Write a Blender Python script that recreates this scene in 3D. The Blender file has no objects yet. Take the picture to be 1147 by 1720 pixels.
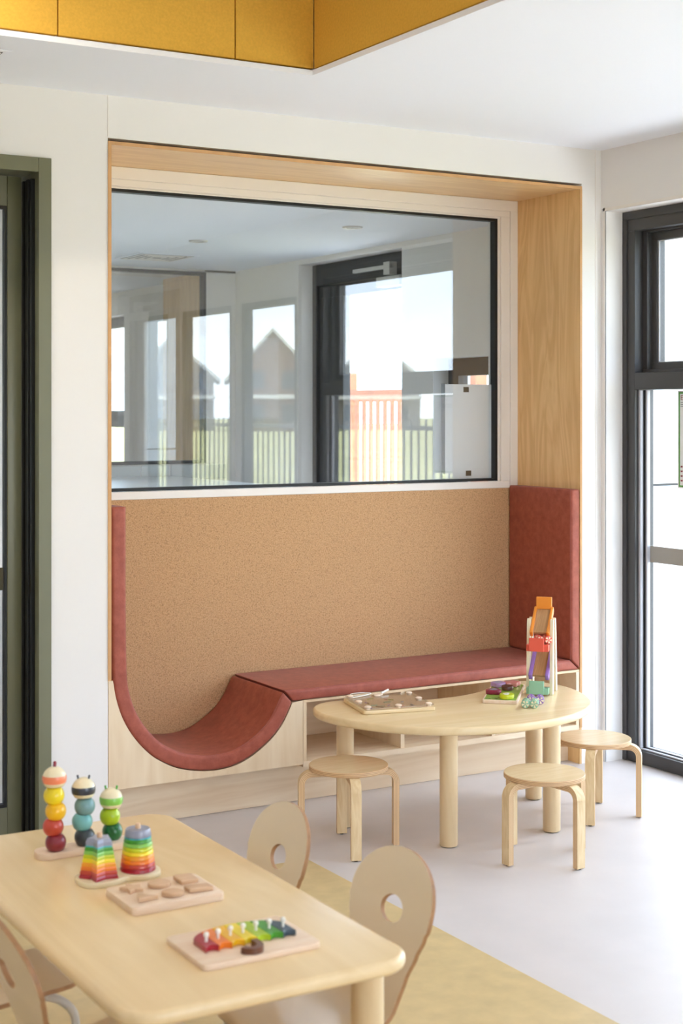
import bpy, bmesh, math, random
from mathutils import Vector, Matrix, Quaternion
PI = math.pi
sc = bpy.context.scene
COL = sc.collection
random.seed(4)

# ------------------------------------------------------------------ camera
H_EYE, THETA = 1.549, math.radians(30.4)
cd = bpy.data.cameras.new('camera')
cam = bpy.data.objects.new('camera', cd)
COL.objects.link(cam)
cam.location = (0, 0, H_EYE)
cam.rotation_euler = (PI / 2, 0, -THETA)
cd.sensor_fit = 'VERTICAL'
cd.sensor_height = 36.0
cd.sensor_width = 24.0
cd.lens = 2530.0 / 1720 * 36
cd.shift_y = -170.0 / 1720
cd.clip_start, cd.clip_end = 0.05, 600
cd.dof.use_dof = True
cd.dof.focus_distance = 5.6
cd.dof.aperture_fstop = 4.5
sc.camera = cam

# ------------------------------------------------------------------ sky
w = bpy.data.worlds.new('sky')
sc.world = w
w.use_nodes = True
nt = w.node_tree
bg = nt.nodes['Background']
tc = nt.nodes.new('ShaderNodeTexCoord')
mp = nt.nodes.new('ShaderNodeMapping')
mp.inputs['Scale'].default_value = (2.2, 2.2, 5.0)
nz = nt.nodes.new('ShaderNodeTexNoise')
nz.inputs['Scale'].default_value = 1.4
nz.inputs['Detail'].default_value = 5
rp = nt.nodes.new('ShaderNodeValToRGB')
rp.color_ramp.elements[0].position = 0.38
rp.color_ramp.elements[0].color = (0.46, 0.66, 0.97, 1)
rp.color_ramp.elements[1].position = 0.62
rp.color_ramp.elements[1].color = (0.88, 0.95, 1.0, 1)
nt.links.new(tc.outputs['Generated'], mp.inputs['Vector'])
nt.links.new(mp.outputs['Vector'], nz.inputs['Vector'])
nt.links.new(nz.outputs['Fac'], rp.inputs['Fac'])
nt.links.new(rp.outputs['Color'], bg.inputs['Color'])
bg.inputs['Strength'].default_value = 9.5

sun_d = bpy.data.lights.new('sun', 'SUN')
sun_d.energy = 26.0
sun_d.angle = math.radians(3)
sun_d.color = (1.0, 0.97, 0.94)
sun = bpy.data.objects.new('sun', sun_d)
COL.objects.link(sun)
sun.location = (0, -20, 30)
sun.rotation_euler = Vector((-0.16, -0.75, 1.15)).to_track_quat('Z', 'Y').to_euler()

vs = sc.view_settings
sc.display_settings.display_device = 'sRGB'
vs.view_transform = 'Standard'
vs.look = 'None'
vs.gamma = 1
vs.use_curve_mapping = False
vs.exposure = -0.29
sc.cycles.use_denoising = True
sc.cycles.use_adaptive_sampling = True
sc.cycles.adaptive_threshold = 0.02
sc.cycles.max_bounces = 12
sc.cycles.diffuse_bounces = 7
sc.cycles.glossy_bounces = 6
sc.cycles.transparent_max_bounces = 32
sc.cycles.sample_clamp_indirect = 8

# ------------------------------------------------------------------ helpers
class B:
    """collects shapes in one bmesh"""
    def __init__(s):
        s.bm = bmesh.new()
        s.uv = s.bm.loops.layers.uv.new('UVMap')

    def box(s, x0, x1, y0, y1, z0, z1, bev=0.0, seg=2, mat=0, M=None):
        vsn = [s.bm.verts.new(v) for v in ((x0, y0, z0), (x1, y0, z0), (x1, y1, z0), (x0, y1, z0),
                                          (x0, y0, z1), (x1, y0, z1), (x1, y1, z1), (x0, y1, z1))]
        fs = [s.bm.faces.new([vsn[i] for i in f]) for f in
              ((0, 3, 2, 1), (4, 5, 6, 7), (0, 1, 5, 4), (1, 2, 6, 5), (2, 3, 7, 6), (3, 0, 4, 7))]
        for f in fs:
            f.material_index = mat
        if bev > 0:
            es = {e for f in fs for e in f.edges}
            r = bmesh.ops.bevel(s.bm, geom=list(es), offset=bev, segments=seg, affect='EDGES', profile=0.5)
            for f in r['faces']:
                f.material_index = mat
            vsn = list({v for f in s.bm.faces if f.is_valid for v in f.verts if v in set(r['verts'])} | {v for v in vsn if v.is_valid})
        if M is not None:
            bmesh.ops.transform(s.bm, matrix=M, verts=vsn)
        return s

    def rings(s, rings, close=True, cap0=True, cap1=True, mat=0, capmat=None):
        """skin a list of equal-length vertex rings"""
        R = [[s.bm.verts.new(p) for p in r] for r in rings]
        n = len(R[0])
        for a, b in zip(R[:-1], R[1:]):
            for i in range(n if close else n - 1):
                f = s.bm.faces.new((a[i], a[(i + 1) % n], b[(i + 1) % n], b[i]))
                f.material_index = mat
        if capmat is None:
            capmat = mat
        if cap0:
            s.bm.faces.new(R[0][::-1]).material_index = capmat
        if cap1:
            s.bm.faces.new(R[-1]).material_index = capmat
        return R

    def lathe(s, prof, c=(0, 0, 0), seg=24, mat=0, axis='z', M=None):
        rr = []
        for r, z in prof:
            ring = []
            for i in range(seg):
                a = 2 * PI * i / seg
                p = Vector((r * math.cos(a), r * math.sin(a), z))
                if axis == 'y':
                    p = Vector((p.x, -p.z, p.y))
                if axis == 'x':
                    p = Vector((p.z, p.x, p.y))
                p = p + Vector(c)
                if M is not None:
                    p = M @ p
                ring.append(p)
            rr.append(ring)
        s.rings(rr, mat=mat)
        return s

    def cyl(s, p0, p1, r, seg=16, mat=0, r1=None):
        p0, p1 = Vector(p0), Vector(p1)
        q = (p1 - p0).to_track_quat('Z', 'Y')
        rr = []
        for p, rad in ((p0, r), (p1, r if r1 is None else r1)):
            rr.append([p + q @ Vector((rad * math.cos(2 * PI * i / seg), rad * math.sin(2 * PI * i / seg), 0)) for i in range(seg)])
        s.rings(rr, mat=mat)
        return s

    def tube(s, pts, r, seg=10, mat=0):
        pts = [Vector(p) for p in pts]
        rr = []
        up = None
        for i, p in enumerate(pts):
            t = (pts[min(i + 1, len(pts) - 1)] - pts[max(i - 1, 0)]).normalized()
            if up is None:
                up = t.orthogonal().normalized()
            up = (up - t * up.dot(t)).normalized()
            sd = t.cross(up)
            rr.append([p + up * r * math.cos(2 * PI * k / seg) + sd * r * math.sin(2 * PI * k / seg) for k in range(seg)])
        s.rings(rr, mat=mat)
        return s

    def prism(s, poly, z0, z1, bev=0.0, mat=0, sidemat=None, M=None, nseg=2):
        """2-D polygon (ccw) extruded in z, edges rounded by bev"""
        def inset(d):
            n = len(poly)
            out = []
            for i in range(n):
                p0, p1, p2 = Vector(poly[i - 1]), Vector(poly[i]), Vector(poly[(i + 1) % n])
                e1, e2 = (p1 - p0).normalized(), (p2 - p1).normalized()
                n1, n2 = Vector((-e1.y, e1.x)), Vector((-e2.y, e2.x))
                m = n1 + n2
                k = max(0.35, m.length_squared / 2)
                m = m / k / 1.0 if m.length > 1e-6 else n1
                out.append(p1 + m * d * (1 if m.length < 1.6 else 1.6 / m.length))
            return out
        lv = []
        if bev > 0:
            for k in range(nseg + 1):
                a = PI / 2 * k / nseg
                lv.append((bev * (1 - math.sin(a)), z0 + bev * (1 - math.cos(a))))
            for k in range(nseg, -1, -1):
                a = PI / 2 * k / nseg
                lv.append((bev * (1 - math.sin(a)), z1 - bev * (1 - math.cos(a))))
        else:
            lv = [(0, z0), (0, z1)]
        rr = []
        for d, z in lv:
            q = inset(d) if d > 1e-9 else [Vector(p) for p in poly]
            ring = [Vector((p.x, p.y, z)) for p in q]
            if M is not None:
                ring = [M @ p for p in ring]
            rr.append(ring)
        s.rings(rr, mat=mat if sidemat is None else sidemat, capmat=mat)
        return s

    def strip(s, st, width, edge=True, mat=0, edgemat=1, frame=None):
        """bent board: st = list of (inner point, outer point) 2-D, swept +-width/2; frame maps (a, b, c) to 3-D"""
        rr = []
        for pi, po in st:
            rr.append([frame(pi[0], pi[1], -width / 2), frame(po[0], po[1], -width / 2),
                       frame(po[0], po[1], width / 2), frame(pi[0], pi[1], width / 2)])
        R = [[s.bm.verts.new(p) for p in r] for r in rr]
        for i, (a, b) in enumerate(zip(R[:-1], R[1:])):
            for k in range(4):
                f = s.bm.faces.new((a[k], b[k], b[(k + 1) % 4], a[(k + 1) % 4]))
                f.material_index = edgemat if k in (0, 2) else mat
                uvk = {0: ((0, 0), (0, 1)), 2: ((0, 1), (0, 0))}.get(k, ((0, 0.5), (0, 0.5)))
                vals = ((i, uvk[0][1]), (i + 1, uvk[0][1]), (i + 1, uvk[1][1]), (i, uvk[1][1]))
                for l, u in zip(f.loops, vals):
                    l[s.uv].uv = u
        for r, rev in ((R[0], False), (R[-1], True)):
            f = s.bm.faces.new(r[::-1] if rev else r)
            f.material_index = edgemat
        return s

    def sphere(s, c, rx, ry=None, rz=None, seg=20, rg=12, mat=0):
        ry = rx if ry is None else ry
        rz = rx if rz is None else rz
        rr = []
        for j in range(1, rg):
            t = PI * j / rg
            rr.append([Vector(c) + Vector((rx * math.sin(t) * math.cos(2 * PI * i / seg), ry * math.sin(t) * math.sin(2 * PI * i / seg), -rz * math.cos(t))) for i in range(seg)])
        s.rings(rr, mat=mat)
        return s


def obj(name, b, mats, parent=None, loc=None, rot=None, smooth=35):
    me = bpy.data.meshes.new(name)
    bmesh.ops.recalc_face_normals(b.bm, faces=b.bm.faces)
    b.bm.to_mesh(me)
    b.bm.free()
    o = bpy.data.objects.new(name, me)
    COL.objects.link(o)
    for m in (mats if isinstance(mats, (list, tuple)) else [mats]):
        me.materials.append(m)
    if smooth:
        me.shade_smooth()
        me.set_sharp_from_angle(angle=math.radians(smooth))
    if parent is not None:
        o.parent = parent
        if parent.get('world_mode'):
            o.location = -parent.location
    if loc is not None:
        o.location = loc
    if rot is not None:
        o.rotation_euler = rot
    return o


def tag(o, label=None, cat=None, group=None, kind=None):
    if label: o['label'] = label
    if cat: o['category'] = cat
    if group: o['group'] = group
    if kind: o['kind'] = kind
    return o


def thing(name, label, cat, loc=(0, 0, 0), rz=0.0, group=None, kind=None, world=False):
    """empty at the base of a thing; world=True: its parts are modelled in room coordinates"""
    o = bpy.data.objects.new(name, None)
    o.empty_display_size = 0.1
    COL.objects.link(o)
    o.location = loc
    o.rotation_euler = (0, 0, rz)
    if world:
        o['world_mode'] = 1
    return tag(o, label, cat, group, kind)


def struct(name, b, m, label=None, cat=None, smooth=35):
    o = obj(name, b, m, smooth=smooth)
    o['kind'] = 'structure'
    return tag(o, label, cat)


def copy_tree(o, parent=None):
    c = o.copy()
    COL.objects.link(c)
    if parent is not None:
        c.parent = parent
    for ch in list(o.children):
        copy_tree(ch, c)
    return c


def piece(name, src, parent, loc, rot=(0, 0, 0), scale=(1, 1, 1)):
    """another object on the mesh of src"""
    c = bpy.data.objects.new(name, src.data)
    COL.objects.link(c)
    c.parent = parent
    c.location, c.rotation_euler, c.scale = loc, rot, scale
    return c


def catmull(pts, n=6, closed=False):
    out = []
    N = len(pts)
    rng = range(N) if closed else range(N - 1)
    for i in rng:
        if closed:
            p = [Vector(pts[(i + k) % N]) for k in (-1, 0, 1, 2)]
        else:
            p = [Vector(pts[max(0, min(N - 1, i + k))]) for k in (-1, 0, 1, 2)]
        for k in range(n):
            t = k / n
            out.append(0.5 * ((2 * p[1]) + (p[2] - p[0]) * t + (2 * p[0] - 5 * p[1] + 4 * p[2] - p[3]) * t * t + (3 * p[1] - p[0] - 3 * p[2] + p[3]) * t ** 3))
    if not closed:
        out.append(Vector(pts[-1]))
    return out


def rrect(x0, x1, y0, y1, r, n=6):
    out = []
    for cx, cy, a0 in ((x1 - r, y1 - r, 0), (x0 + r, y1 - r, 90), (x0 + r, y0 + r, 180), (x1 - r, y0 + r, 270)):
        for k in range(n + 1):
            a = math.radians(a0 + 90 * k / n)
            out.append((cx + r * math.cos(a), cy + r * math.sin(a)))
    return out


# ------------------------------------------------------------------ materials
def srgb(r, g, b):
    f = lambda c: (c / 255 / 12.92) if c / 255 <= 0.04045 else ((c / 255 + 0.055) / 1.055) ** 2.4
    return (f(r), f(g), f(b), 1)


def mat_base(name):
    m = bpy.data.materials.new(name)
    m.use_nodes = True
    n = m.node_tree
    return m, n, n.nodes['Principled BSDF']


def plain(name, col, rough=0.5, spec=0.5, metal=0.0, var=0.0, scale=8, bump=0.0, bscale=200, coat=0.0):
    m, n, p = mat_base(name)
    p.inputs['Base Color'].default_value = col
    p.inputs['Roughness'].default_value = rough
    p.inputs['Specular IOR Level'].default_value = spec
    p.inputs['Metallic'].default_value = metal
    if coat:
        p.inputs['Coat Weight'].default_value = coat
        p.inputs['Coat Roughness'].default_value = 0.12
    t = n.nodes.new('ShaderNodeTexCoord')
    if var:
        z = n.nodes.new('ShaderNodeTexNoise')
        z.inputs['Scale'].default_value = scale
        z.inputs['Detail'].default_value = 4
        r = n.nodes.new('ShaderNodeValToRGB')
        lo = [max(0, c * (1 - var)) for c in col[:3]] + [1]
        hi = [min(1, c * (1 + var)) for c in col[:3]] + [1]
        r.color_ramp.elements[0].position, r.color_ramp.elements[1].position = 0.3, 0.7
        r.color_ramp.elements[0].color, r.color_ramp.elements[1].color = lo, hi
        n.links.new(t.outputs['Object'], z.inputs['Vector'])
        n.links.new(z.outputs['Fac'], r.inputs['Fac'])
        n.links.new(r.outputs['Color'], p.inputs['Base Color'])
    if bump:
        z2 = n.nodes.new('ShaderNodeTexNoise')
        z2.inputs['Scale'].default_value = bscale
        z2.inputs['Detail'].default_value = 3
        bp = n.nodes.new('ShaderNodeBump')
        bp.inputs['Strength'].default_value = bump
        bp.inputs['Distance'].default_value = 0.002
        n.links.new(t.outputs['Object'], z2.inputs['Vector'])
        n.links.new(z2.outputs['Fac'], bp.inputs['Height'])
        n.links.new(bp.outputs['Normal'], p.inputs['Normal'])
    return m


def wood(name, light, dark, axis='x', rough=0.42, scale=1.0, contrast=1.0, spec=0.4, rings=True):
    """wood veneer: stretched noise streaks plus broad cathedral figure along an axis of the object"""
    m, n, p = mat_base(name)
    p.inputs['Roughness'].default_value = rough
    p.inputs['Specular IOR Level'].default_value = spec
    t = n.nodes.new('ShaderNodeTexCoord')
    k = {'x': (0.12, 1, 1), 'y': (1, 0.12, 1), 'z': (1, 1, 0.12)}[axis]
    mpn = n.nodes.new('ShaderNodeMapping')
    mpn.inputs['Scale'].default_value = tuple(9 * scale * a for a in k)
    a = n.nodes.new('ShaderNodeTexNoise')
    a.inputs['Scale'].default_value = 1.0
    a.inputs['Detail'].default_value = 4
    a.inputs['Distortion'].default_value = 1.2
    mp2 = n.nodes.new('ShaderNodeMapping')
    k2 = {'x': (0.03, 1, 1), 'y': (1, 0.03, 1), 'z': (1, 1, 0.03)}[axis]
    mp2.inputs['Scale'].default_value = tuple(80 * scale * q for q in k2)
    b = n.nodes.new('ShaderNodeTexNoise')
    b.inputs['Scale'].default_value = 1.0
    b.inputs['Detail'].default_value = 3
    mul = n.nodes.new('ShaderNodeMath')
    mul.operation = 'MULTIPLY_ADD'
    mul.inputs[1].default_value = 9.0
    frac = n.nodes.new('ShaderNodeMath')
    frac.operation = 'PINGPONG'
    frac.inputs[1].default_value = 1.0
    mix = n.nodes.new('ShaderNodeMix')
    mix.data_type = 'FLOAT'
    mix.inputs[0].default_value = 0.36
    r = n.nodes.new('ShaderNodeValToRGB')
    mid = 0.5
    r.color_ramp.elements[0].position = mid - 0.34 / contrast
    r.color_ramp.elements[1].position = min(1, mid + 0.30 / contrast)
    r.color_ramp.elements[0].color, r.color_ramp.elements[1].color = dark, light
    L = n.links.new
    L(t.outputs['Object'], mpn.inputs['Vector'])
    L(t.outputs['Object'], mp2.inputs['Vector'])
    L(mpn.outputs['Vector'], a.inputs['Vector'])
    L(mp2.outputs['Vector'], b.inputs['Vector'])
    L(a.outputs['Fac'], mul.inputs[0])
    mul.inputs[2].default_value = 0.0
    L(mul.outputs[0], frac.inputs[0])
    L(frac.outputs[0] if rings else a.outputs['Fac'], mix.inputs[2])
    L(b.outputs['Fac'], mix.inputs[3])
    L(mix.outputs[0], r.inputs['Fac'])
    L(r.outputs['Color'], p.inputs['Base Color'])
    return m


def ply_edge(name, light, dark, src='uv', n_ply=5.0):
    m, n, p = mat_base(name)
    p.inputs['Roughness'].default_value = 0.55
    t = n.nodes.new('ShaderNodeTexCoord')
    s = n.nodes.new('ShaderNodeSeparateXYZ')
    n.links.new(t.outputs['UV' if src == 'uv' else 'Object'], s.inputs[0])
    mu = n.nodes.new('ShaderNodeMath')
    mu.operation = 'MULTIPLY'
    mu.inputs[1].default_value = n_ply
    pp = n.nodes.new('ShaderNodeMath')
    pp.operation = 'PINGPONG'
    pp.inputs[1].default_value = 0.5
    r = n.nodes.new('ShaderNodeValToRGB')
    r.color_ramp.elements[0].position, r.color_ramp.elements[1].position = 0.12, 0.36
    r.color_ramp.elements[0].color, r.color_ramp.elements[1].color = dark, light
    n.links.new(s.outputs['Y' if src == 'uv' else 'Z'], mu.inputs[0])
    n.links.new(mu.outputs[0], pp.inputs[0])
    n.links.new(pp.outputs[0], r.inputs['Fac'])
    n.links.new(r.outputs['Color'], p.inputs['Base Color'])
    return m


def glass(name, tint=(1, 1, 1, 1), r0=0.04, rough=0.0):
    m = bpy.data.materials.new(name)
    m.use_nodes = True
    n = m.node_tree
    n.nodes.clear()
    o = n.nodes.new('ShaderNodeOutputMaterial')
    tr = n.nodes.new('ShaderNodeBsdfTransparent')
    tr.inputs['Color'].default_value = tint
    gl = n.nodes.new('ShaderNodeBsdfGlossy')
    gl.inputs['Roughness'].default_value = rough
    mx = n.nodes.new('ShaderNodeMixShader')
    g = n.nodes.new('ShaderNodeNewGeometry')
    d = n.nodes.new('ShaderNodeVectorMath'); d.operation = 'DOT_PRODUCT'
    ab = n.nodes.new('ShaderNodeMath'); ab.operation = 'ABSOLUTE'
    su = n.nodes.new('ShaderNodeMath'); su.operation = 'SUBTRACT'; su.inputs[0].default_value = 1.0
    pw = n.nodes.new('ShaderNodeMath'); pw.operation = 'POWER'; pw.inputs[1].default_value = 5.0
    ma = n.nodes.new('ShaderNodeMath'); ma.operation = 'MULTIPLY_ADD'
    ma.inputs[1].default_value = 1 - r0; ma.inputs[2].default_value = r0
    L = n.links.new
    L(g.outputs['Normal'], d.inputs[0]); L(g.outputs['Incoming'], d.inputs[1])
    L(d.outputs['Value'], ab.inputs[0]); L(ab.outputs[0], su.inputs[1]); L(su.outputs[0], pw.inputs[0])
    L(pw.outputs[0], ma.inputs[0]); L(ma.outputs[0], mx.inputs[0])
    L(tr.outputs[0], mx.inputs[1]); L(gl.outputs[0], mx.inputs[2]); L(mx.outputs[0], o.inputs['Surface'])
    return m


def emit(name, col, s):
    m, n, p = mat_base(name)
    p.inputs['Base Color'].default_value = col
    p.inputs['Emission Color'].default_value = col
    p.inputs['Emission Strength'].default_value = s
    return m


def cork_mat():
    m, n, p = mat_base('cork')
    p.inputs['Roughness'].default_value = 0.85
    p.inputs['Specular IOR Level'].default_value = 0.2
    t = n.nodes.new('ShaderNodeTexCoord')
    v = n.nodes.new('ShaderNodeTexVoronoi')
    v.inputs['Scale'].default_value = 300
    z = n.nodes.new('ShaderNodeTexNoise')
    z.inputs['Scale'].default_value = 190
    z.inputs['Detail'].default_value = 6
    z.inputs['Roughness'].default_value = 0.7
    r1 = n.nodes.new('ShaderNodeValToRGB')
    r1.color_ramp.elements[0].position, r1.color_ramp.elements[1].position = 0.34, 0.62
    r1.color_ramp.elements[0].color = srgb(174, 130, 88)
    r1.color_ramp.elements[1].color = srgb(208, 168, 126)
    sp = n.nodes.new('ShaderNodeSeparateColor')
    r2 = n.nodes.new('ShaderNodeValToRGB')
    r2.color_ramp.elements[0].position, r2.color_ramp.elements[1].position = 0.02, 0.25
    r2.color_ramp.elements[0].color = (0.62, 0.60, 0.58, 1)
    r2.color_ramp.elements[1].color = (1, 1, 1, 1)
    mx = n.nodes.new('ShaderNodeMix')
    mx.data_type = 'RGBA'; mx.blend_type = 'MULTIPLY'; mx.inputs[0].default_value = 0.8
    L = n.links.new
    L(t.outputs['Object'], v.inputs['Vector']); L(t.outputs['Object'], z.inputs['Vector'])
    L(z.outputs['Fac'], r1.inputs['Fac']); L(v.outputs['Color'], sp.inputs[0]); L(sp.outputs[0], r2.inputs['Fac'])
    L(r1.outputs['Color'], mx.inputs[6]); L(r2.outputs['Color'], mx.inputs[7]); L(mx.outputs[2], p.inputs['Base Color'])
    bp = n.nodes.new('ShaderNodeBump')
    bp.inputs['Strength'].default_value = 0.25; bp.inputs['Distance'].default_value = 0.001
    L(z.outputs['Fac'], bp.inputs['Height']); L(bp.outputs['Normal'], p.inputs['Normal'])
    return m


def leather_mat():
    m, n, p = mat_base('terracotta_vinyl')
    t = n.nodes.new('ShaderNodeTexCoord')
    z = n.nodes.new('ShaderNodeTexNoise')
    z.inputs['Scale'].default_value = 26; z.inputs['Detail'].default_value = 8; z.inputs['Roughness'].default_value = 0.7
    r = n.nodes.new('ShaderNodeValToRGB')
    r.color_ramp.elements[0].position, r.color_ramp.elements[1].position = 0.3, 0.72
    r.color_ramp.elements[0].color = srgb(142, 66, 49)
    r.color_ramp.elements[1].color = srgb(174, 92, 72)
    f = n.nodes.new('ShaderNodeTexNoise')
    f.inputs['Scale'].default_value = 420; f.inputs['Detail'].default_value = 2
    bp = n.nodes.new('ShaderNodeBump')
    bp.inputs['Strength'].default_value = 0.12; bp.inputs['Distance'].default_value = 0.001
    L = n.links.new
    L(t.outputs['Object'], z.inputs['Vector']); L(t.outputs['Object'], f.inputs['Vector'])
    L(z.outputs['Fac'], r.inputs['Fac']); L(r.outputs['Color'], p.inputs['Base Color'])
    L(f.outputs['Fac'], bp.inputs['Height']); L(bp.outputs['Normal'], p.inputs['Normal'])
    p.inputs['Roughness'].default_value = 0.48
    p.inputs['Specular IOR Level'].default_value = 0.38
    p.inputs['Sheen Weight'].default_value = 0.08
    p.inputs['Sheen Roughness'].default_value = 0.4
    return m


WALL = plain('wall_paint', srgb(233, 229, 225), 0.6, 0.3, bump=0.03, bscale=350)
TRIMW = plain('white_trim_paint', srgb(235, 228, 220), 0.4, 0.4)
CEIL = plain('ceiling_paint', srgb(240, 242, 247), 0.75, 0.2)
FLOORM = plain('grey_vinyl_floor', srgb(208, 201, 199), 0.38, 0.4, var=0.035, scale=5, bump=0.03, bscale=60)
INLAY = plain('yellow_vinyl_floor', srgb(204, 180, 132), 0.38, 0.4, var=0.09, scale=14, bump=0.03, bscale=60)
FELT = plain('mustard_felt', srgb(222, 174, 74), 0.95, 0.1, var=0.06, scale=120, bump=0.2, bscale=500)
MAPLE_Z = wood('maple_lining_vertical', srgb(236, 198, 142), srgb(218, 175, 118), 'z', 0.34, 1.0, 0.8)
MAPLE_X = wood('maple_lining_horizontal', srgb(236, 200, 148), srgb(220, 180, 126), 'x', 0.34, 1.0, 0.8)
BIRCH_Z = wood('birch_panel', srgb(236, 216, 186), srgb(222, 196, 160), 'z', 0.5, 0.6, 0.5)
BIRCH_X = wood('birch_shelf', srgb(235, 215, 186), srgb(219, 192, 158), 'x', 0.5, 0.6, 0.6)
EDGE = plain('veneer_edge', srgb(205, 158, 108), 0.5, 0.3, var=0.06, scale=20)
EDGEL = plain('light_veneer_edge', srgb(224, 196, 160), 0.5, 0.3, var=0.05, scale=20)
CORK = cork_mat()
VINYL = leather_mat()
SEAM = plain('vinyl_piping', srgb(150, 74, 60), 0.4)
BEECH = wood('beech_top', srgb(236, 212, 168), srgb(226, 199, 152), 'x', 0.26, 0.55, 0.5, 0.5)
BEECH_Y = wood('beech_top_lengthways', srgb(242, 217, 172), srgb(232, 204, 157), 'y', 0.26, 0.55, 0.5, 0.5)
BEECH_Z = wood('beech_leg', srgb(230, 207, 166), srgb(221, 193, 149), 'z', 0.3, 0.7, 0.6, 0.5)
BIRCHTOP = wood('birch_stool_seat', srgb(228, 204, 164), srgb(218, 192, 150), 'x', 0.22, 1.4, 0.5, 0.6)
BIRCHLEG = wood('birch_bent_leg', srgb(230, 206, 164), srgb(212, 180, 132), 'z', 0.38, 1.6, 0.7)
PLY = ply_edge('ply_edge_lengthways', srgb(228, 196, 152), srgb(194, 154, 112), 'uv', 4.0)
PLYZ = ply_edge('ply_edge_flat', srgb(220, 186, 142), srgb(180, 136, 94), 'z', 210.0)
LAMI = plain('cream_laminate', srgb(230, 214, 188), 0.24, 0.5, var=0.02, scale=4)
PLYB = plain('brown_ply_edge', srgb(164, 122, 84), 0.5, 0.4, var=0.12, scale=60)
STEEL = plain('pale_painted_steel', srgb(214, 210, 204), 0.3, 0.5)
BLACK = plain('black_rubber', srgb(18, 18, 19), 0.45, 0.4)
CHAR = plain('charcoal_aluminium', srgb(64, 63, 64), 0.42, 0.5)
CHAR_L = plain('pale_glazing_bead', srgb(196, 197, 203), 0.35, 0.5)
OLIVE = plain('olive_paint', srgb(108, 108, 82), 0.34, 0.6)
GLASS = glass('clear_glass', (0.97, 0.985, 0.98, 1), 0.10)
GLASSF = glass('facade_glass', (0.985, 0.99, 0.99, 1), 0.03)
FILM = plain('grey_frosted_film', srgb(168, 166, 158), 0.5, 0.3)
FILMD = plain('olive_band_film', srgb(80, 74, 52), 0.5, 0.3)
PAPER = plain('white_paper', srgb(236, 236, 240), 0.7, 0.2)
WHITEC = plain('white_cladding', srgb(240, 242, 245), 0.6, 0.3)
CONC = plain('pale_concrete', srgb(196, 196, 194), 0.8, 0.2, var=0.08, scale=3)
GRASS = plain('dry_lawn', srgb(158, 156, 112), 0.95, 0.1, var=0.3, scale=0.35)
BRICKW = plain('house_render', srgb(150, 140, 130), 0.8, 0.2, var=0.06, scale=1)
BRICKB = plain('house_brick', srgb(140, 104, 78), 0.85, 0.2, var=0.15, scale=4)
ROOF = plain('grey_roof', srgb(92, 98, 104), 0.7, 0.3)
DARKG = plain('dark_window_pane', srgb(46, 52, 58), 0.1, 0.6)
TIMBER = plain('stained_timber', srgb(140, 96, 78), 0.7, 0.2, var=0.12, scale=8)
TILEM = plain('white_floor_tile', srgb(204, 205, 205), 0.25, 0.5)
GROUT = plain('brown_grout', srgb(120, 92, 66), 0.9, 0.1)
WTILE = plain('grey_wall_tile', srgb(206, 208, 206), 0.2, 0.5)
WHITEL = plain('white_laminate', srgb(240, 241, 243), 0.3, 0.4)
PINE = wood('pale_pine', srgb(242, 222, 200), srgb(234, 206, 178), 'x', 0.5, 2.0, 0.7)
PINEB = wood('pine_shape', srgb(224, 190, 156), srgb(204, 166, 130), 'x', 0.5, 3.0, 0.7)


def toy(name, r, g, b, rough=0.3, coat=0.3):
    return plain('toy_' + name, srgb(r, g, b), rough, 0.5, coat=coat)


T = dict(maroon=toy('maroon', 142, 30, 50), rust=toy('rust', 196, 66, 46), gold=toy('gold', 246, 190, 14), yellow=toy('yellow', 244, 218, 34),
         cream=toy('cream', 238, 226, 190), coral=toy('coral', 246, 140, 98), slate=toy('slate', 52, 66, 74), aqua=toy('aqua', 116, 186, 188),
         teal=toy('teal', 116, 158, 160), navy=toy('navy', 44, 52, 66), dgreen=toy('dark_green', 22, 100, 48), lime=toy('lime', 170, 200, 22),
         leaf=toy('leaf_green', 136, 200, 84), fgreen=toy('frog_green', 78, 168, 60), crimson=toy('crimson', 170, 24, 44), orange=toy('orange', 240, 128, 30),
         tangerine=toy('tangerine', 244, 160, 36), green=toy('green', 66, 150, 40), chart=toy('chartreuse', 196, 206, 24), greyb=toy('grey_blue', 150, 156, 176),
         cyan=toy('cyan', 64, 178, 188), blueg=toy('blue_green', 60, 82, 98), brown=toy('brown', 104, 58, 36), white=toy('white', 240, 236, 228),
         lilac=toy('lilac', 186, 146, 196), pink=toy('pink', 222, 142, 136), choc=toy('chocolate', 92, 50, 40), mint=toy('mint', 142, 190, 160),
         purple=toy('purple', 150, 112, 190), red=toy('tomato', 226, 92, 72), torange=toy('bright_orange', 238, 146, 46), berry=toy('berry', 140, 24, 58),
         leafboard=toy('printed_green', 140, 178, 70), blackp=toy('print_black', 40, 44, 40))

# ------------------------------------------------------------------ room shell
XR, YW = 4.364, 5.169          # inside faces of the right and back walls
ZC = 2.70                      # ceiling
FX = 4.46                      # plane of the window frames in the right wall

b = B()
b.box(-4.2, 4.66, -4.2, 5.9, -0.08, 0)
floor = struct('floor', b, FLOORM)
b = B()
b.box(-1.2, 2.53, 1.2, 4.55, 0.0002, 0.0012)
obj('floor_inlay', b, INLAY, floor)['label'] = 'mustard yellow vinyl inlay'

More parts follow.
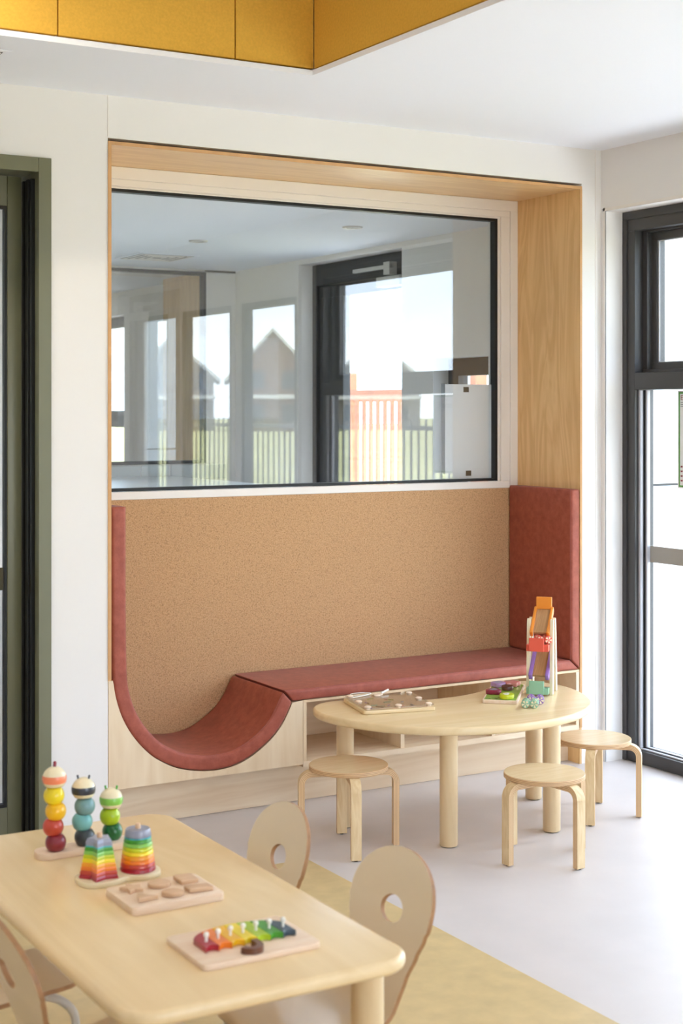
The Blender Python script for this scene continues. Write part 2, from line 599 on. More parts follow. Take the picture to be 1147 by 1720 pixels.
# ceiling with the square hole of the raised, felt-lined well
hx0, hx1, hy0, hy1 = -2.2, 2.53, 0.2, 4.51
b = B()
b.box(-4.2, 4.66, hy1, YW + 0.6, ZC, ZC + 0.018)
b.box(-4.2, 4.66, -4.2, hy0, ZC, ZC + 0.018)
b.box(-4.2, hx0, hy0, hy1, ZC, ZC + 0.018)
b.box(hx1, 4.66, hy0, hy1, ZC, ZC + 0.018)
b.box(-4.2, 4.66, hy1 + 0.06, YW + 0.6, ZC + 0.018, 3.6)
b.box(hx1 + 0.06, 4.66, -4.2, hy1 + 0.06, ZC + 0.018, 3.6)
b.box(-4.2, 4.66, -4.2, hy0 - 0.06, ZC + 0.018, 3.6)
b.box(-4.2, hx0 - 0.06, hy0 - 0.06, hy1 + 0.06, ZC + 0.018, 3.6)
b.box(-4.2, 4.66, -4.2, YW + 0.6, 3.6, 3.7)
ceiling = struct('ceiling', b, CEIL)
# felt panels of the well
xe = hx1 + 0.012
for i in range(8):
    x1 = 2.242 - 0.619 * (i - 1) if i else xe
    x0 = 2.242 - 0.619 * i
    if x0 < hx0 - 0.05:
        break
    b = B()
    b.box(x0 + 0.002, x1 - 0.002 if i else x1, hy1 + 0.012, hy1 + 0.032, ZC + 0.027, 3.58, 0.0015, 1)
    o = obj('acoustic_panel', b, FELT, ceiling)
yy = hy1 + 0.010
while yy > hy0:
    b = B()
    b.box(xe, xe + 0.02, max(hy0, yy - 1.2) + 0.004, yy, ZC + 0.027, 3.58, 0.0015, 1)
    obj('acoustic_panel', b, FELT, ceiling)
    yy -= 1.2

# back wall
b = B()
wt = YW + 0.58
b.box(-4.2, 0.2, YW, wt, 0, ZC)
b.box(0.2, 1.80, YW, wt, 2.425, ZC)
b.box(1.80, 2.045, YW, wt, 0, ZC)
b.box(2.045, 4.254, YW, wt, 2.545, ZC)
b.box(4.254, 4.364, YW, wt, 0, ZC)
b.box(2.045, 4.254, YW + 0.472, wt, 0, 1.20)
b.box(2.045, 4.254, YW + 0.472, wt, 2.46, 2.545)
b.box(2.045, 2.13, YW + 0.472, wt, 1.20, 2.46)
b.box(4.172, 4.254, YW + 0.472, wt, 1.20, 2.46)
struct('wall_back', b, WALL, smooth=0)

# right wall, one facade along three rooms
b = B()
ops = [(1.06, 1.43, 0, 2.24), (1.67, 2.45, 0, 2.24), (2.59, 3.34, 0, 2.24), (3.40, 5.141, 0, 2.429),
       (5.86, 6.50, 0.9, 1.82), (6.80, 7.95, 0, 2.425), (10.7, 12.4, 0.6, 2.28)]
y = -4.2
for y0, y1, z0, z1 in ops:
    xo = 4.432 if y0 < 3.35 else 4.60
    b.box(XR, xo, y, y0, 0, ZC)
    b.box(XR, xo, y0, y1, z1, ZC)
    if z0 > 0:
        b.box(XR, 4.60, y0, y1, 0, z0)
    y = y1
b.box(XR, 4.66, y, 13.6, 0, ZC)
struct('wall_right', b, WALL, smooth=0)
# thin plaster bead around the big opening
b = B()
b.box(XR - 0.002, XR + 0.004, 5.141, 5.153, 0, 2.443)
b.box(XR - 0.002, XR + 0.004, 3.388, 5.153, 2.429, 2.443)
struct('trim_1', b, TRIMW)
b = B()
b.box(2.0435, 2.0465, YW - 0.002, YW + 0.002, 2.55, ZC)
b.box(4.33, 4.333, YW - 0.0015, YW + 0.002, 0, ZC)
struct('trim_2', b, TRIMW)

b = B()
b.box(-4.3, -4.2, -4.2, wt, 0, 3.6)
struct('wall_left', b, WALL)
b = B()      # unseen wall behind the photographer; unglazed opening placed and sized to light the room
b.box(-4.3, 4.66, -4.3, -4.2, 0, 0.3)
b.box(-4.3, 4.66, -4.3, -4.2, 2.4, 3.6)
b.box(-4.3, 0.5, -4.3, -4.2, 0.3, 2.4)
b.box(4.25, 4.66, -4.3, -4.2, 0.3, 2.4)
struct('wall_front', b, WALL)

# ------------------------------------------------------------------ nook lining
b = B()
b.box(2.045, 4.254, YW - 0.001, YW + 0.455, 2.521, 2.533, 0, mat=0)
lin = struct('trim_3', b, MAPLE_X)
b = B()
b.box(2.045, 4.254, YW - 0.004, YW - 0.0012, 2.5205, 2.5335)
obj('edge_strip', b, EDGE, lin)
b = B()
b.box(4.243, 4.254, YW - 0.001, YW + 0.455, 0.0, 2.521)
lin = struct('trim_4', b, MAPLE_Z)
b = B()
b.box(4.2425, 4.2545, YW - 0.004, YW - 0.0012, 0.16, 2.5205)
obj('edge_strip', b, EDGE, lin)
b = B()
b.box(2.045, 2.057, YW - 0.001, YW + 0.455, 0.56, 2.521)
lin = struct('trim_5', b, MAPLE_Z)
b = B()
b.box(2.0445, 2.0575, YW - 0.004, YW - 0.0012, 0.565, 2.5205)
obj('edge_strip', b, EDGE, lin)

# ------------------------------------------------------------------ window between nook and the next room
YB = 5.623
win = thing('window_1', None, None, (3.15, YB, 1.19), kind='structure', world=True)


def frame_rect(bb, x0, x1, z0, z1, wx, wz0, wz1, y0, y1, bev=0.0):
    bb.box(x0, x1, y0, y1, z1 - wz1, z1, bev, 1)
    if wz0 > 0:
        bb.box(x0, x1, y0, y1, z0, z0 + wz0, bev, 1)
    bb.box(x0, x0 + wx, y0, y1, z0 + wz0, z1 - wz1, bev, 1)
    bb.box(x1 - wx, x1, y0, y1, z0 + wz0, z1 - wz1, bev, 1)


b = B(); frame_rect(b, 2.058, 4.2425, 1.193, 2.5205, 0.042, 0, 0.049, YB - 0.010, YB + 0.017, 0.002); obj('architrave', b, TRIMW, win)
b = B(); frame_rect(b, 2.10, 4.2005, 1.193, 2.4715, 0.050, 0.032, 0.028, YB - 0.004, YB + 0.017, 0.002); obj('window_frame', b, TRIMW, win)
b = B(); frame_rect(b, 2.150, 4.1505, 1.225, 2.4435, 0.0135, 0.0, 0.0085, YB + 0.004, YB + 0.05, 0.002); obj('glazing_bead', b, TRIMW, win)
b = B(); frame_rect(b, 2.1635, 4.137, 1.2265, 2.435, 0.013, 0.012, 0.012, YB + 0.006, YB + 0.045, 0.0); obj('gasket', b, BLACK, win)
b = B(); b.box(2.165, 4.136, YB + 0.030, YB + 0.036, 1.228, 2.434); obj('pane', b, GLASS, win, smooth=0)
b = B(); b.box(2.12, 4.182, YB + 0.046, YB + 0.13, 1.19, 1.215); obj('rear_sill', b, TRIMW, win)

# pinboard under the window
b = B()
b.box(2.06, 4.24, YB - 0.002, YB + 0.012, 0.2, 1.1925)
tag(obj('cork_pinboard', b, CORK, smooth=0), 'wide brown cork pinboard lining the back of the nook under the window', 'pinboard')

# ------------------------------------------------------------------ bench joinery
bench = thing('storage_bench', 'pale birch plywood bench base with curved cut-out and open shoe cubbies', 'bench', (3.15, 5.4, 0), world=True)
cur_o = [(2.059, 1.17), (2.059, 0.95), (2.060, 0.75), (2.0615, 0.64), (2.066, 0.548), (2.080, 0.48), (2.106, 0.412), (2.148, 0.345), (2.206, 0.282), (2.262, 0.243), (2.326, 0.213), (2.407, 0.194),
         (2.48, 0.188), (2.549, 0.195), (2.615, 0.216), (2.677, 0.252), (2.722, 0.286), (2.759, 0.326), (2.787, 0.370), (2.808, 0.412)]
co = catmull(cur_o, 4)
poly = [(2.047, 0.163), (2.857, 0.163), (2.857, 0.414)] + [(p.x + 0.002, p.y - 0.003) for p in reversed(co) if p.y < 0.56] + [(2.064, 0.563), (2.047, 0.563)]
b = B()
Mxz = Matrix(((1, 0, 0, 0), (0, 0, -1, YW + 0.018), (0, 1, 0, 0), (0, 0, 0, 1)))
b.prism(poly, 0, 0.019, 0, M=Mxz)
obj('front_panel', b, BIRCH_Z, bench, smooth=0)
b = B(); b.box(2.058, 4.242, 5.248, 5.262, 0.001, 0.150); obj('plinth', b, BIRCH_X, bench)
b = B(); b.box(2.859, 4.242, YW, 5.60, 0.1515, 0.1735); obj('shelf_base', b, BIRCH_X, bench)
b = B(); b.box(2.859, 4.242, YW, 5.60, 0.4045, 0.4145); obj('bench_top', b, EDGEL, bench)
for x0, x1 in ((2.859, 2.874), (3.315, 3.333), (3.772, 3.790), (4.224, 4.242)):
    b = B(); b.box(x0, x1, YW + (0 if x0 < 3 or x0 > 4.2 else 0.004), 5.58, 0.174, 0.404); obj('divider', b, BIRCH_Z, bench)
b = B(); b.box(2.875, 4.223, 5.581, 5.60, 0.174, 0.404); obj('back_panel', b, BIRCH_X, bench)


# ------------------------------------------------------------------ cushions
def rr_section(t, d, r, n=4):
    """rounded rectangle ring: (a 0..t from inner to outer, y 0..d)"""
    out = []
    for ca, cy, a0 in ((t - r, d - r * 0.5, 0), (r, d - r * 0.5, 90), (r, r, 180), (t - r, r, 270)):
        ry = r if cy == r else r * 0.5
        for k in range(n + 1):
            a = math.radians(a0 + 90 * k / n)
            out.append((ca + r * math.cos(a), cy + ry * math.sin(a)))
    return out


def cushion(name, stations, label, y0=YW - 0.006, depth=0.452, r=0.012, end=0.008, parent=None):
    """stations: (inner xz, outer xz); swept slab with a soft front edge"""
    b = B()
    rr = []
    n = len(stations)
    for i, (pi, po) in enumerate(stations):
        pi, po = Vector(pi), Vector(po)
        t = (po - pi).length
        u = (po - pi) / t
        ring = []
        for a, yv in rr_section(t, depth, r):
            q = pi + u * a
            ring.append(Vector((q.x, y0 + yv, q.y)))
        rr.append(ring)

    def shrink(ring, nb):
        c = sum((v for v in ring), Vector()) / len(ring)
        d = (c - sum((v for v in nb), Vector()) / len(nb)).normalized()
        return [c + (v - c) * 1.0 - d * 0 for v in ring], d
    # rounded ends
    def endrings(ring, nb):
        c = sum(ring, Vector()) / len(ring)
        d = (c - sum(nb, Vector()) / len(nb)).normalized()
        out = []
        for k in range(1, 4):
            a = PI / 2 * k / 3
            out.append([v - (v - c).normalized() * min((v - c).length * 0.6, end * (1 - math.cos(a))) - d * end * (1 - math.sin(a)) for v in ring])
        base = [v - d * end for v in ring]
        return base, out
    b0, e0 = endrings(rr[0], rr[1])
    b1, e1 = endrings(rr[-1], rr[-2])
    rr = e0[::-1] + [b0] + rr[1:-1] + [b1] + e1
    b.rings(rr)
    root = obj(name, b, VINYL, smooth=50)
    tag(root, label, 'cushion')
    # stitched seam along the front inner edge
    b = B()
    pts = [Vector((Vector(pi).x, y0 + r * 0.72, Vector(pi).y)) + (Vector((po[0], 0, po[1])) - Vector((pi[0], 0, pi[1]))).normalized() * r * 0.18 for pi, po in stations]
    pts[0] = pts[0].lerp(pts[1], 0.02 if n > 2 else 0.01)
    b.tube(pts, 0.0026, 8)
    obj('seam', b, SEAM, root)
    return root


st = []
TH = 0.056
for i, p in enumerate(co):
    t = (co[min(i + 1, len(co) - 1)] - co[max(i - 1, 0)]).normalized()
    nrm = Vector((-t.y, t.x))      # left of travel: inside of the U
    st.append(((p + nrm * TH)[:], p[:]))
st = [((2.115, 1.197), (2.059, 1.197))] + st
st[-1] = ((2.770, 0.4525), (2.808, 0.412))
st[-2] = ((Vector(st[-2][0]) * 0.5 + Vector(st[-1][0]) * 0.5)[:], st[-2][1])
cushion('curved_cushion', st, 'long terracotta vinyl cushion curving down the left side into a hammock dip')
cushion('seat_cushion', [((2.776, 0.459), (2.812, 0.4155)), ((2.85, 0.459), (2.85, 0.4155)), ((4.15, 0.459), (4.15, 0.4155)), ((4.188, 0.459), (4.238, 0.4155))],
        'flat terracotta vinyl seat cushion lying along the top of the bench')
cushion('side_cushion', [((4.192, 0.4635), (4.2415, 0.4175)), ((4.192, 0.50), (4.2415, 0.50)), ((4.192, 1.17), (4.2415, 1.17)), ((4.192, 1.205), (4.2415, 1.205))],
        'upright terracotta vinyl back cushion against the right side of the nook')


# ------------------------------------------------------------------ facade windows and doors
def facade_window(name, y0, y1, z0, z1, fw=0.075, rail=None, x=FX, sash=True):
    wv = thing(name, None, None, (x, (y0 + y1) / 2, z0), kind='structure', world=True)
    b = B()
    def fr(bb, a0, a1, c0, c1, wv_, x0, x1):
        bb.box(x0, x1, a0, a1, c1 - wv_, c1)
        bb.box(x0, x1, a0, a1, c0, c0 + wv_)
        bb.box(x0, x1, a0, a0 + wv_, c0 + wv_, c1 - wv_)
        bb.box(x0, x1, a1 - wv_, a1, c0 + wv_, c1 - wv_)
    fr(b, y0, y1, z0, z1, fw, x, x + 0.06)
    if rail:
        b.box(x, x + 0.06, y0 + fw, y1 - fw, rail[0], rail[1])
    obj('frame', b, CHAR, wv)
    spans = [(z0 + fw, z1 - fw)] if not rail else [(z0 + fw, rail[0]), (rail[1], z1 - fw)]
    for c0, c1 in spans:
        b = B(); b.box(x + 0.027, x + 0.033, y0 + fw, y1 - fw, c0, c1); obj('pane', b, GLASSF, wv, smooth=0)
    return wv


# big unit beside the nook: fine frame sections
u = thing('window_2', None, None, (FX, 4.3, 0), kind='structure', world=True)
Y1, Y0, Z1 = 5.141, 3.40, 2.429
b = B()
def fr2(bb, a0, a1, c0, c1, wl, wr, wb, wtp, x0, x1, bev=0.0015):
    bb.box(x0, x1, a0, a1, c1 - wtp, c1, bev, 1)
    if wb: bb.box(x0, x1, a0, a1, c0, c0 + wb, bev, 1)
    bb.box(x0, x1, a0, a0 + wr, c0 + wb, c1 - wtp, bev, 1)
    bb.box(x0, x1, a1 - wl, a1, c0 + wb, c1 - wtp, bev, 1)
fr2(b, Y0, Y1, 0.002, Z1, 0.026, 0.026, 0.0, 0.036, FX + 0.002, FX + 0.02)
obj('sub_frame', b, CHAR, u)
b = B()
fr2(b, Y0, Y1, 0.002, Z1 - 0.004, 0.073, 0.073, 0.056, 0.082, FX - 0.002 + 0.012, FX + 0.12)
b.box(FX + 0.010, FX + 0.12, Y0 + 0.073, Y1 - 0.073, 1.643, 1.716)
obj('outer_frame', b, CHAR, u)
ya, yb = Y0 + 0.073, Y1 - 0.073
# top sash, set back and opening outwards
b = B()
fr2(b, ya + 0.001, yb - 0.001, 1.717, 2.346, 0.030, 0.030, 0.014, 0.012, FX + 0.055, FX + 0.115)
fr2(b, ya + 0.022, yb - 0.022, 1.725, 2.338, 0.042, 0.042, 0.036, 0.040, FX + 0.082, FX + 0.13)
obj('sash', b, CHAR, u)
b = B(); fr2(b, ya + 0.064, yb - 0.064, 1.761, 2.298, 0.008, 0.008, 0.004, 0.004, FX + 0.088, FX + 0.094); obj('glazing_bead', b, CHAR_L, u)
b = B(); b.box(FX + 0.098, FX + 0.104, ya + 0.06, yb - 0.06, 1.756, 2.302); obj('pane', b, GLASSF, u, smooth=0)
# lower fixed light with pale bead, black gasket
b = B(); fr2(b, ya + 0.001, yb - 0.001, 0.0585, 1.642, 0.014, 0.014, 0.006, 0.002, FX + 0.03, FX + 0.052); obj('glazing_bead', b, CHAR_L, u)
b = B(); fr2(b, ya + 0.013, yb - 0.013, 0.060, 1.642, 0.009, 0.009, 0.008, 0.002, FX + 0.046, FX + 0.07); obj('gasket', b, BLACK, u)
b = B(); fr2(b, ya + 0.0225, yb - 0.0225, 0.064, 1.642, 0.012, 0.012, 0.006, 0.002, FX + 0.052, FX + 0.07); obj('glazing_bead', b, CHAR_L, u)
b = B(); b.box(FX + 0.072, FX + 0.078, ya, yb, 0.058, 1.643); obj('pane', b, GLASSF, u, smooth=0)
XG = FX + 0.0705
k = XG / FX
b = B(); b.box(XG - 0.0012, XG - 0.0002, ya + 0.034, yb - 0.034, 1.549 - (1.549 - 0.893) * k, 1.549 - (1.549 - 0.964) * k)
obj('safety_band', b, FILM, u)['label'] = 'grey film strip across the glass'
# notice on the glass
pz0, pz1, py0, py1 = 1.549 - (1.549 - 1.221) * k, 1.549 + (1.634 - 1.549) * k, 4.50 * k, 4.781 * k
post = thing('notice', 'green bordered notice taped inside the lower pane of the big window', 'notice', (XG - 0.003, (py0 + py1) / 2, pz0), world=True)
b = B(); b.box(XG - 0.0040, XG - 0.0030, py0, py1, pz0, pz1); obj('sheet', b, PAPER, post)
b = B(); fr2(b, py0 + 0.006, py1 - 0.006, pz0 + 0.006, pz1 - 0.006, 0.007, 0.007, 0.007, 0.007, XG - 0.0046, XG - 0.0041, 0); obj('border', b, T['green'], post)
fc = bpy.data.curves.new('heading', 'FONT'); fc.body = 'E'; fc.size = 0.030; fc.extrude = 0.0002
fo = bpy.data.objects.new('heading', fc); COL.objects.link(fo); fo.parent = post
fo.location = Vector((XG - 0.0043, py1 - 0.017, pz1 - 0.040)) - post.location
fo.rotation_euler = (PI / 2, 0, -PI / 2)
bpy.context.view_layer.update()
fme = bpy.data.meshes.new_from_object(fo.evaluated_get(bpy.context.evaluated_depsgraph_get()))
fm = bpy.data.objects.new('heading_letter', fme); COL.objects.link(fm); fm.parent = post
fm.location, fm.rotation_euler = fo.location, fo.rotation_euler
fme.materials.clear(); fme.materials.append(T['maroon'])
bpy.data.objects.remove(fo)
b = B()
for i in range(3):
    b.box(XG - 0.0045, XG - 0.0041, py0 + 0.05, py1 - 0.017, pz1 - 0.052 - 0.008 * i, pz1 - 0.050 - 0.008 * i)
obj('small_print', b, T['slate'], post)
b = B()
for i in range(4):
    b.box(XG - 0.0045, XG - 0.0041, py1 - 0.030, py1 - 0.018, pz0 + 0.03 + 0.02 * i, pz0 + 0.037 + 0.02 * i)
obj('symbols', b, T['berry'], post)

facade_window('window_3', 2.59, 3.34, 0.0, 2.24, 0.04, x=4.370)
facade_window('window_4', 1.67, 2.45, 0.0, 2.24, 0.04, x=4.370)
facade_window('window_5', 1.06, 1.43, 0.0, 2.24, 0.04, x=4.370)
facade_window('window_6', 5.86, 6.50, 0.9, 1.82, 0.09)
facade_window('window_7', 10.7, 12.4, 0.6, 2.28, 0.08, (1.42, 1.55))

# ------------------------------------------------------------------ olive sliding door on the left
d1 = thing('door_1', None, None, (1.0, YW + 0.1, 0), kind='structure', world=True)
b = B(); b.box(1.779, 1.826, YW - 0.014, YW + 0.016, 0.001, 2.449, 0.001, 1); b.box(0.16, 1.778, YW - 0.014, YW + 0.016, 2.397, 2.449, 0.001, 1)
obj('architrave', b, OLIVE, d1)
b = B(); b.box(1.783, 1.799, YW + 0.017, YW + 0.20, 0.001, 2.424); b.box(0.201, 1.782, YW + 0.017, YW + 0.20, 2.403, 2.424)
obj('jamb', b, OLIVE, d1)
b = B()
for i in range(4):
    b.box(1.770 - 0.004 * (i % 2), 1.7828, YW + 0.040 + 0.026 * i, YW + 0.058 + 0.026 * i, 0.001, 2.38)
    b.box(1.776, 1.7828, YW + 0.058 + 0.026 * i, YW + 0.066 + 0.026 * i, 0.001, 2.38)
obj('seal_track', b, BLACK, d1)
YD = YW + 0.135
b = B(); b.box(1.7125, 1.766, YD, YD + 0.04, 0.012, 2.398, 0.004, 2); b.box(0.22, 0.29, YD, YD + 0.04, 0.012, 2.398, 0.004, 2)
b.box(0.29, 1.7125, YD + 0.001, YD + 0.04, 0.012, 0.115, 0.001, 1); b.box(0.29, 1.7125, YD + 0.001, YD + 0.04, 2.29, 2.398, 0.001, 1)
obj('leaf', b, OLIVE, d1)
b = B(); frame_rect(b, 0.29, 1.7123, 0.115, 2.29, 0.009, 0.012, 0.012, YD + 0.004, YD + 0.03); obj('gasket', b, BLACK, d1)
b = B(); b.box(0.298, 1.704, YD + 0.015, YD + 0.021, 0.125, 2.28); obj('pane', b, GLASS, d1, smooth=0)
b = B(); b.box(0.302, 1.702, YD + 0.0135, YD + 0.0148, 0.90, 0.982); obj('safety_band', b, FILMD, d1)

# ------------------------------------------------------------------ ceiling fittings
vent = thing('ceiling_vent', 'square white ceiling air diffuser near the olive door', 'vent', (1.34, 4.87, ZC))
b = B(); b.box(-0.19, 0.19, -0.19, 0.19, -0.004, -0.0005, 0.001, 1); obj('frame', b, CEIL, vent)
for i in range(4):
    r = 0.16 - 0.038 * i
    b = B(); frame = ((-r, r, -r, -r + 0.016), (-r, r, r - 0.016, r), (-r, -r + 0.016, -r + 0.016, r - 0.016), (r - 0.016, r, -r + 0.016, r - 0.016))
    for x0, x1, y0, y1 in frame:
        b.box(x0, x1, y0, y1, -0.0075, -0.0052)
    obj('vane', b, TRIMW, vent)
b = B(); b.box(-0.165, 0.165, -0.165, 0.165, -0.005, -0.0042); obj('throat', b, CHAR, vent)


def pendant(x, y, z, ln, watts, name='linear_pendant', label='slim linear lamp hanging inside the mustard ceiling well'):
    t = thing(name, label, 'lamp', (x, y, z))
    b = B(); b.box(-ln / 2, ln / 2, -0.03, 0.03, 0, 0.06, 0.004, 1); obj('housing', b, TRIMW, t)
    b = B(); b.box(-ln / 2 + 0.01, ln / 2 - 0.01, -0.024, 0.024, -0.005, -0.0005); obj('diffuser', b, emit('warm_diffuser', (1, 0.86, 0.66, 1), 6), t)
    for sx in (-1, 1):
        b = B(); b.cyl((sx * ln * 0.4, 0, 0.06), (sx * ln * 0.4, 0, 3.6 - z), 0.002, 6); obj('wire', b, BLACK, t)
    ld = bpy.data.lights.new('lamp_light', 'AREA'); ld.shape = 'RECTANGLE'; ld.size = ln; ld.size_y = 0.05
    ld.energy = watts; ld.color = (1.0, 0.90, 0.76)
    lo = bpy.data.objects.new('lamp_light', ld); COL.objects.link(lo); lo.parent = t; lo.location = (0, 0, -0.012)
    return t


pendant(0.75, 4.18, 3.02, 1.2, 20)
pendant(0.75, 1.6, 3.05, 1.4, 7, label='second slim linear lamp further back inside the mustard ceiling well')

# ------------------------------------------------------------------ next rooms beyond the glass
YF = 8.80
b = B()
b.box(-1.0, 4.66, wt, 13.6, -0.08, 0.0)
f2 = struct('floor_beyond', b, GROUT)
tile_b = B(); tile_b.box(-0.145, 0.145, -0.145, 0.145, 0.0005, 0.004, 0.001, 1)
tile0 = obj('tile', tile_b, TILEM, f2, loc=(1.2, 6.0, 0))
for i in range(10):
    for j in range(11):
        if i or j:
            piece('tile', tile0, f2, (0.9 + 0.3 * i + 0.3, 5.92 + 0.3 * j, 0))
tile0.location = (1.2, 5.92, 0)
Z2 = 2.455
b = B(); b.box(-1.0, 4.60, wt, 13.6, Z2, Z2 + 0.1); c2 = struct('ceiling_beyond', b, CEIL)
b = B()
b.box(-1.0, 1.9, YF, YF + 0.5, 0, Z2 - 0.001); b.box(1.9, 4.363, YF, YF + 0.5, 2.44, Z2 - 0.001); b.box(4.15, 4.363, YF, YF + 0.5, 0, Z2 - 0.001); b.box(1.9, 4.15, YF, YF + 0.5, 0, 1.21)
wf = struct('wall_far', b, WALL, smooth=0)
wfl = B(); wfl.box(-0.096, 0.096, -0.004, -0.0005, -0.046, 0.046, 0.0015, 1)
t0 = obj('tile', wfl, WTILE, wf, loc=(2.4, YF, 1.158))
for j in range(2):
    for i in range(10):
        if i or j:
            piece('tile', t0, wf, (2.4 + 0.2 * i - 0.1 * j, YF, 1.158 - 0.1 * j))
b = B(); b.box(-1.0, 4.66, 13.5, 13.6, 0, ZC); struct('wall_end', b, WALL)
b = B(); b.box(-1.1, -1.0, wt, 13.6, 0, 1.0); b.box(-1.1, -1.0, wt, 13.6, 2.1, ZC); b.box(-1.1, -1.0, wt, 6.9, 1.0, 2.1); b.box(-1.1, -1.0, 8.1, 10.5, 1.0, 2.1); b.box(-1.1, -1.0, 11.5, 13.6, 1.0, 2.1); struct('wall_side', b, WALL)  # unseen side wall, openings added to let daylight into the next rooms
# inner window with maple lining
w8 = thing('window_8', None, None, (3.0, YF, 1.21), kind='structure', world=True)
b = B(); frame_rect(b, 1.90, 4.149, 1.212, 2.439, 0.02, 0.02, 0.02, YF - 0.01, YF + 0.05); obj('gasket', b, BLACK, w8)
b = B(); b.box(1.92, 4.129, YF + 0.01, YF + 0.016, 1.232, 2.419); obj('pane', b, GLASS, w8, smooth=0)
b = B(); b.box(4.125, 4.149, YF + 0.051, YF + 0.62, 1.0, 2.439); obj('lining', b, MAPLE_Z, w8)
# door of the next room
d2 = thing('door_2', None, None, (FX, 7.4, 0), kind='structure', world=True)
b = B()
fr2(b, 6.80, 7.95, 0.002, 2.425, 0.05, 0.05, 0.0, 0.125, FX + 0.0, FX + 0.1)
obj('outer_frame', b, CHAR, d2)
b = B(); fr2(b, 6.852, 7.898, 0.006, 2.295, 0.28, 0.05, 0.10, 0.07, FX + 0.02, FX + 0.07); obj('leaf', b, CHAR, d2)
b = B(); b.box(FX + 0.04, FX + 0.046, 6.90, 7.62, 0.1, 2.23); obj('pane', b, GLASSF, d2, smooth=0)
b = B(); b.box(FX - 0.05, FX + 0.019, 6.90, 7.14, 2.235, 2.29, 0.004, 1); obj('door_closer', b, STEEL, d2)
b = B(); b.box(FX - 0.045, FX - 0.025, 7.0, 7.40, 2.335, 2.355); b.box(FX - 0.05, FX + 0.0, 7.0, 7.06, 2.30, 2.37); obj('closer_arm', b, STEEL, d2)
for k, (x, y) in enumerate(((3.80, 6.37), (3.40, 7.3))):
    dl = thing('downlight', ['round recessed downlight in the next room, nearer the door', 'round recessed downlight in the next room, nearer the nook window'][k], 'downlight', (x, y, Z2), group='downlights beyond the glass')
    b = B(); b.lathe([(0.030, -0.001), (0.031, -0.006), (0.048, -0.008), (0.052, -0.001)], seg=24); obj('bezel', b, STEEL, dl)
    b = B(); b.lathe([(0.028, -0.0005), (0.028, -0.003)], seg=20); obj('lens', b, CHAR_L, dl)
v2 = copy_tree(vent); v2.location = (3.55, 8.2, Z2); tag(v2, 'square white air diffuser on the ceiling of the next room', 'vent')
# white low cupboard under the inner window
cab = thing('low_cupboard', 'white low cupboard with flat top seen through the nook window', 'cupboard', (2.95, 7.9, 0), world=True)
b = B(); b.box(1.72, 3.93, 7.22, 8.785, 1.108, 1.135, 0.003, 1); obj('worktop', b, WHITEL, cab)
b = B(); b.box(1.75, 3.90, 7.26, 8.78, 0.08, 1.107); obj('carcass', b, WHITEL, cab)
for i in range(4):
    b = B(); b.box(1.752 + 0.537 * i, 1.752 + 0.537 * i + 0.533, 7.24, 7.259, 0.085, 1.10, 0.001, 1); obj('cupboard_door', b, WHITEL, cab)
# sheet of paper taped on the far side of the nook window
pp = thing('taped_paper', 'blank white paper sheet taped inside a clear sleeve on the nook window', 'paper', (3.99, YB + 0.04, 1.23), world=True)
b = B(); b.box(3.866, 4.128, YB + 0.0372, YB + 0.0380, 1.236, 1.670); obj('sheet', b, PAPER, pp)
b = B(); b.box(3.845, 3.8655, YB + 0.0372, YB + 0.0378, 1.232, 1.672); obj('sleeve', b, glass('plastic_sleeve', (0.85, 0.87, 0.9, 1), 0.12, 0.1), pp)
for x, z in ((3.982, 1.646), (3.995, 1.263)):
    b = B(); b.box(x - 0.015, x + 0.015, YB + 0.0363, YB + 0.0370, z - 0.012, z + 0.012); obj('tape', b, BLACK, pp)

# ------------------------------------------------------------------ outdoors
b = B(); b.box(4.661, 7.2, -8, 30, -0.12, -0.03); b.box(-8, 4.661, -8, -4.31, -0.12, -0.03); struct('path', b, CONC)
b = B(); b.box(7.2, 260, -260, 160, -0.14, -0.05); b.box(-200, 7.2, -260, -8, -0.14, -0.05); b.box(-200, -4.31, -8, 160, -0.14, -0.05); struct('lawn', b, GRASS)
ext = thing('wall_outside', None, None, (6, 5.25, 0), kind='structure', world=True)
b = B(); b.box(4.61, 7.0, 5.185, 5.35, -0.03, 1.2055, 0.002, 1); obj('cladding_panel', b, WHITEC, ext)
b = B(); b.box(4.61, 7.0, 5.185, 5.35, 1.2175, 3.4, 0.002, 1); obj('cladding_panel', b, WHITEC, ext)
b = B(); b.box(4.605, 7.0, 5.20, 5.34, -0.03, 3.4); obj('core', b, CHAR, ext)
# pool-type fence along the yard
fen = thing('metal_fence', 'dark slim barred metal fence between the yard and the lawn', 'fence', (7.5, 0, -0.03))
b = B(); b.box(-0.02, 0.02, -9, 5.1, 0.14, 0.18); obj('rail', b, CHAR, fen)
b = B(); b.box(-0.02, 0.02, -9, 5.1, 1.40, 1.44); obj('rail', b, CHAR, fen)
b = B(); b.box(-0.008, 0.008, -0.008, 0.008, 0.06, 1.5); bar0 = obj('bar', b, CHAR, fen, loc=(0.0, -9, 0))
for i in range(1, 116):
    piece('bar', bar0, fen, (0.0, -9 + 0.122 * i, 0))
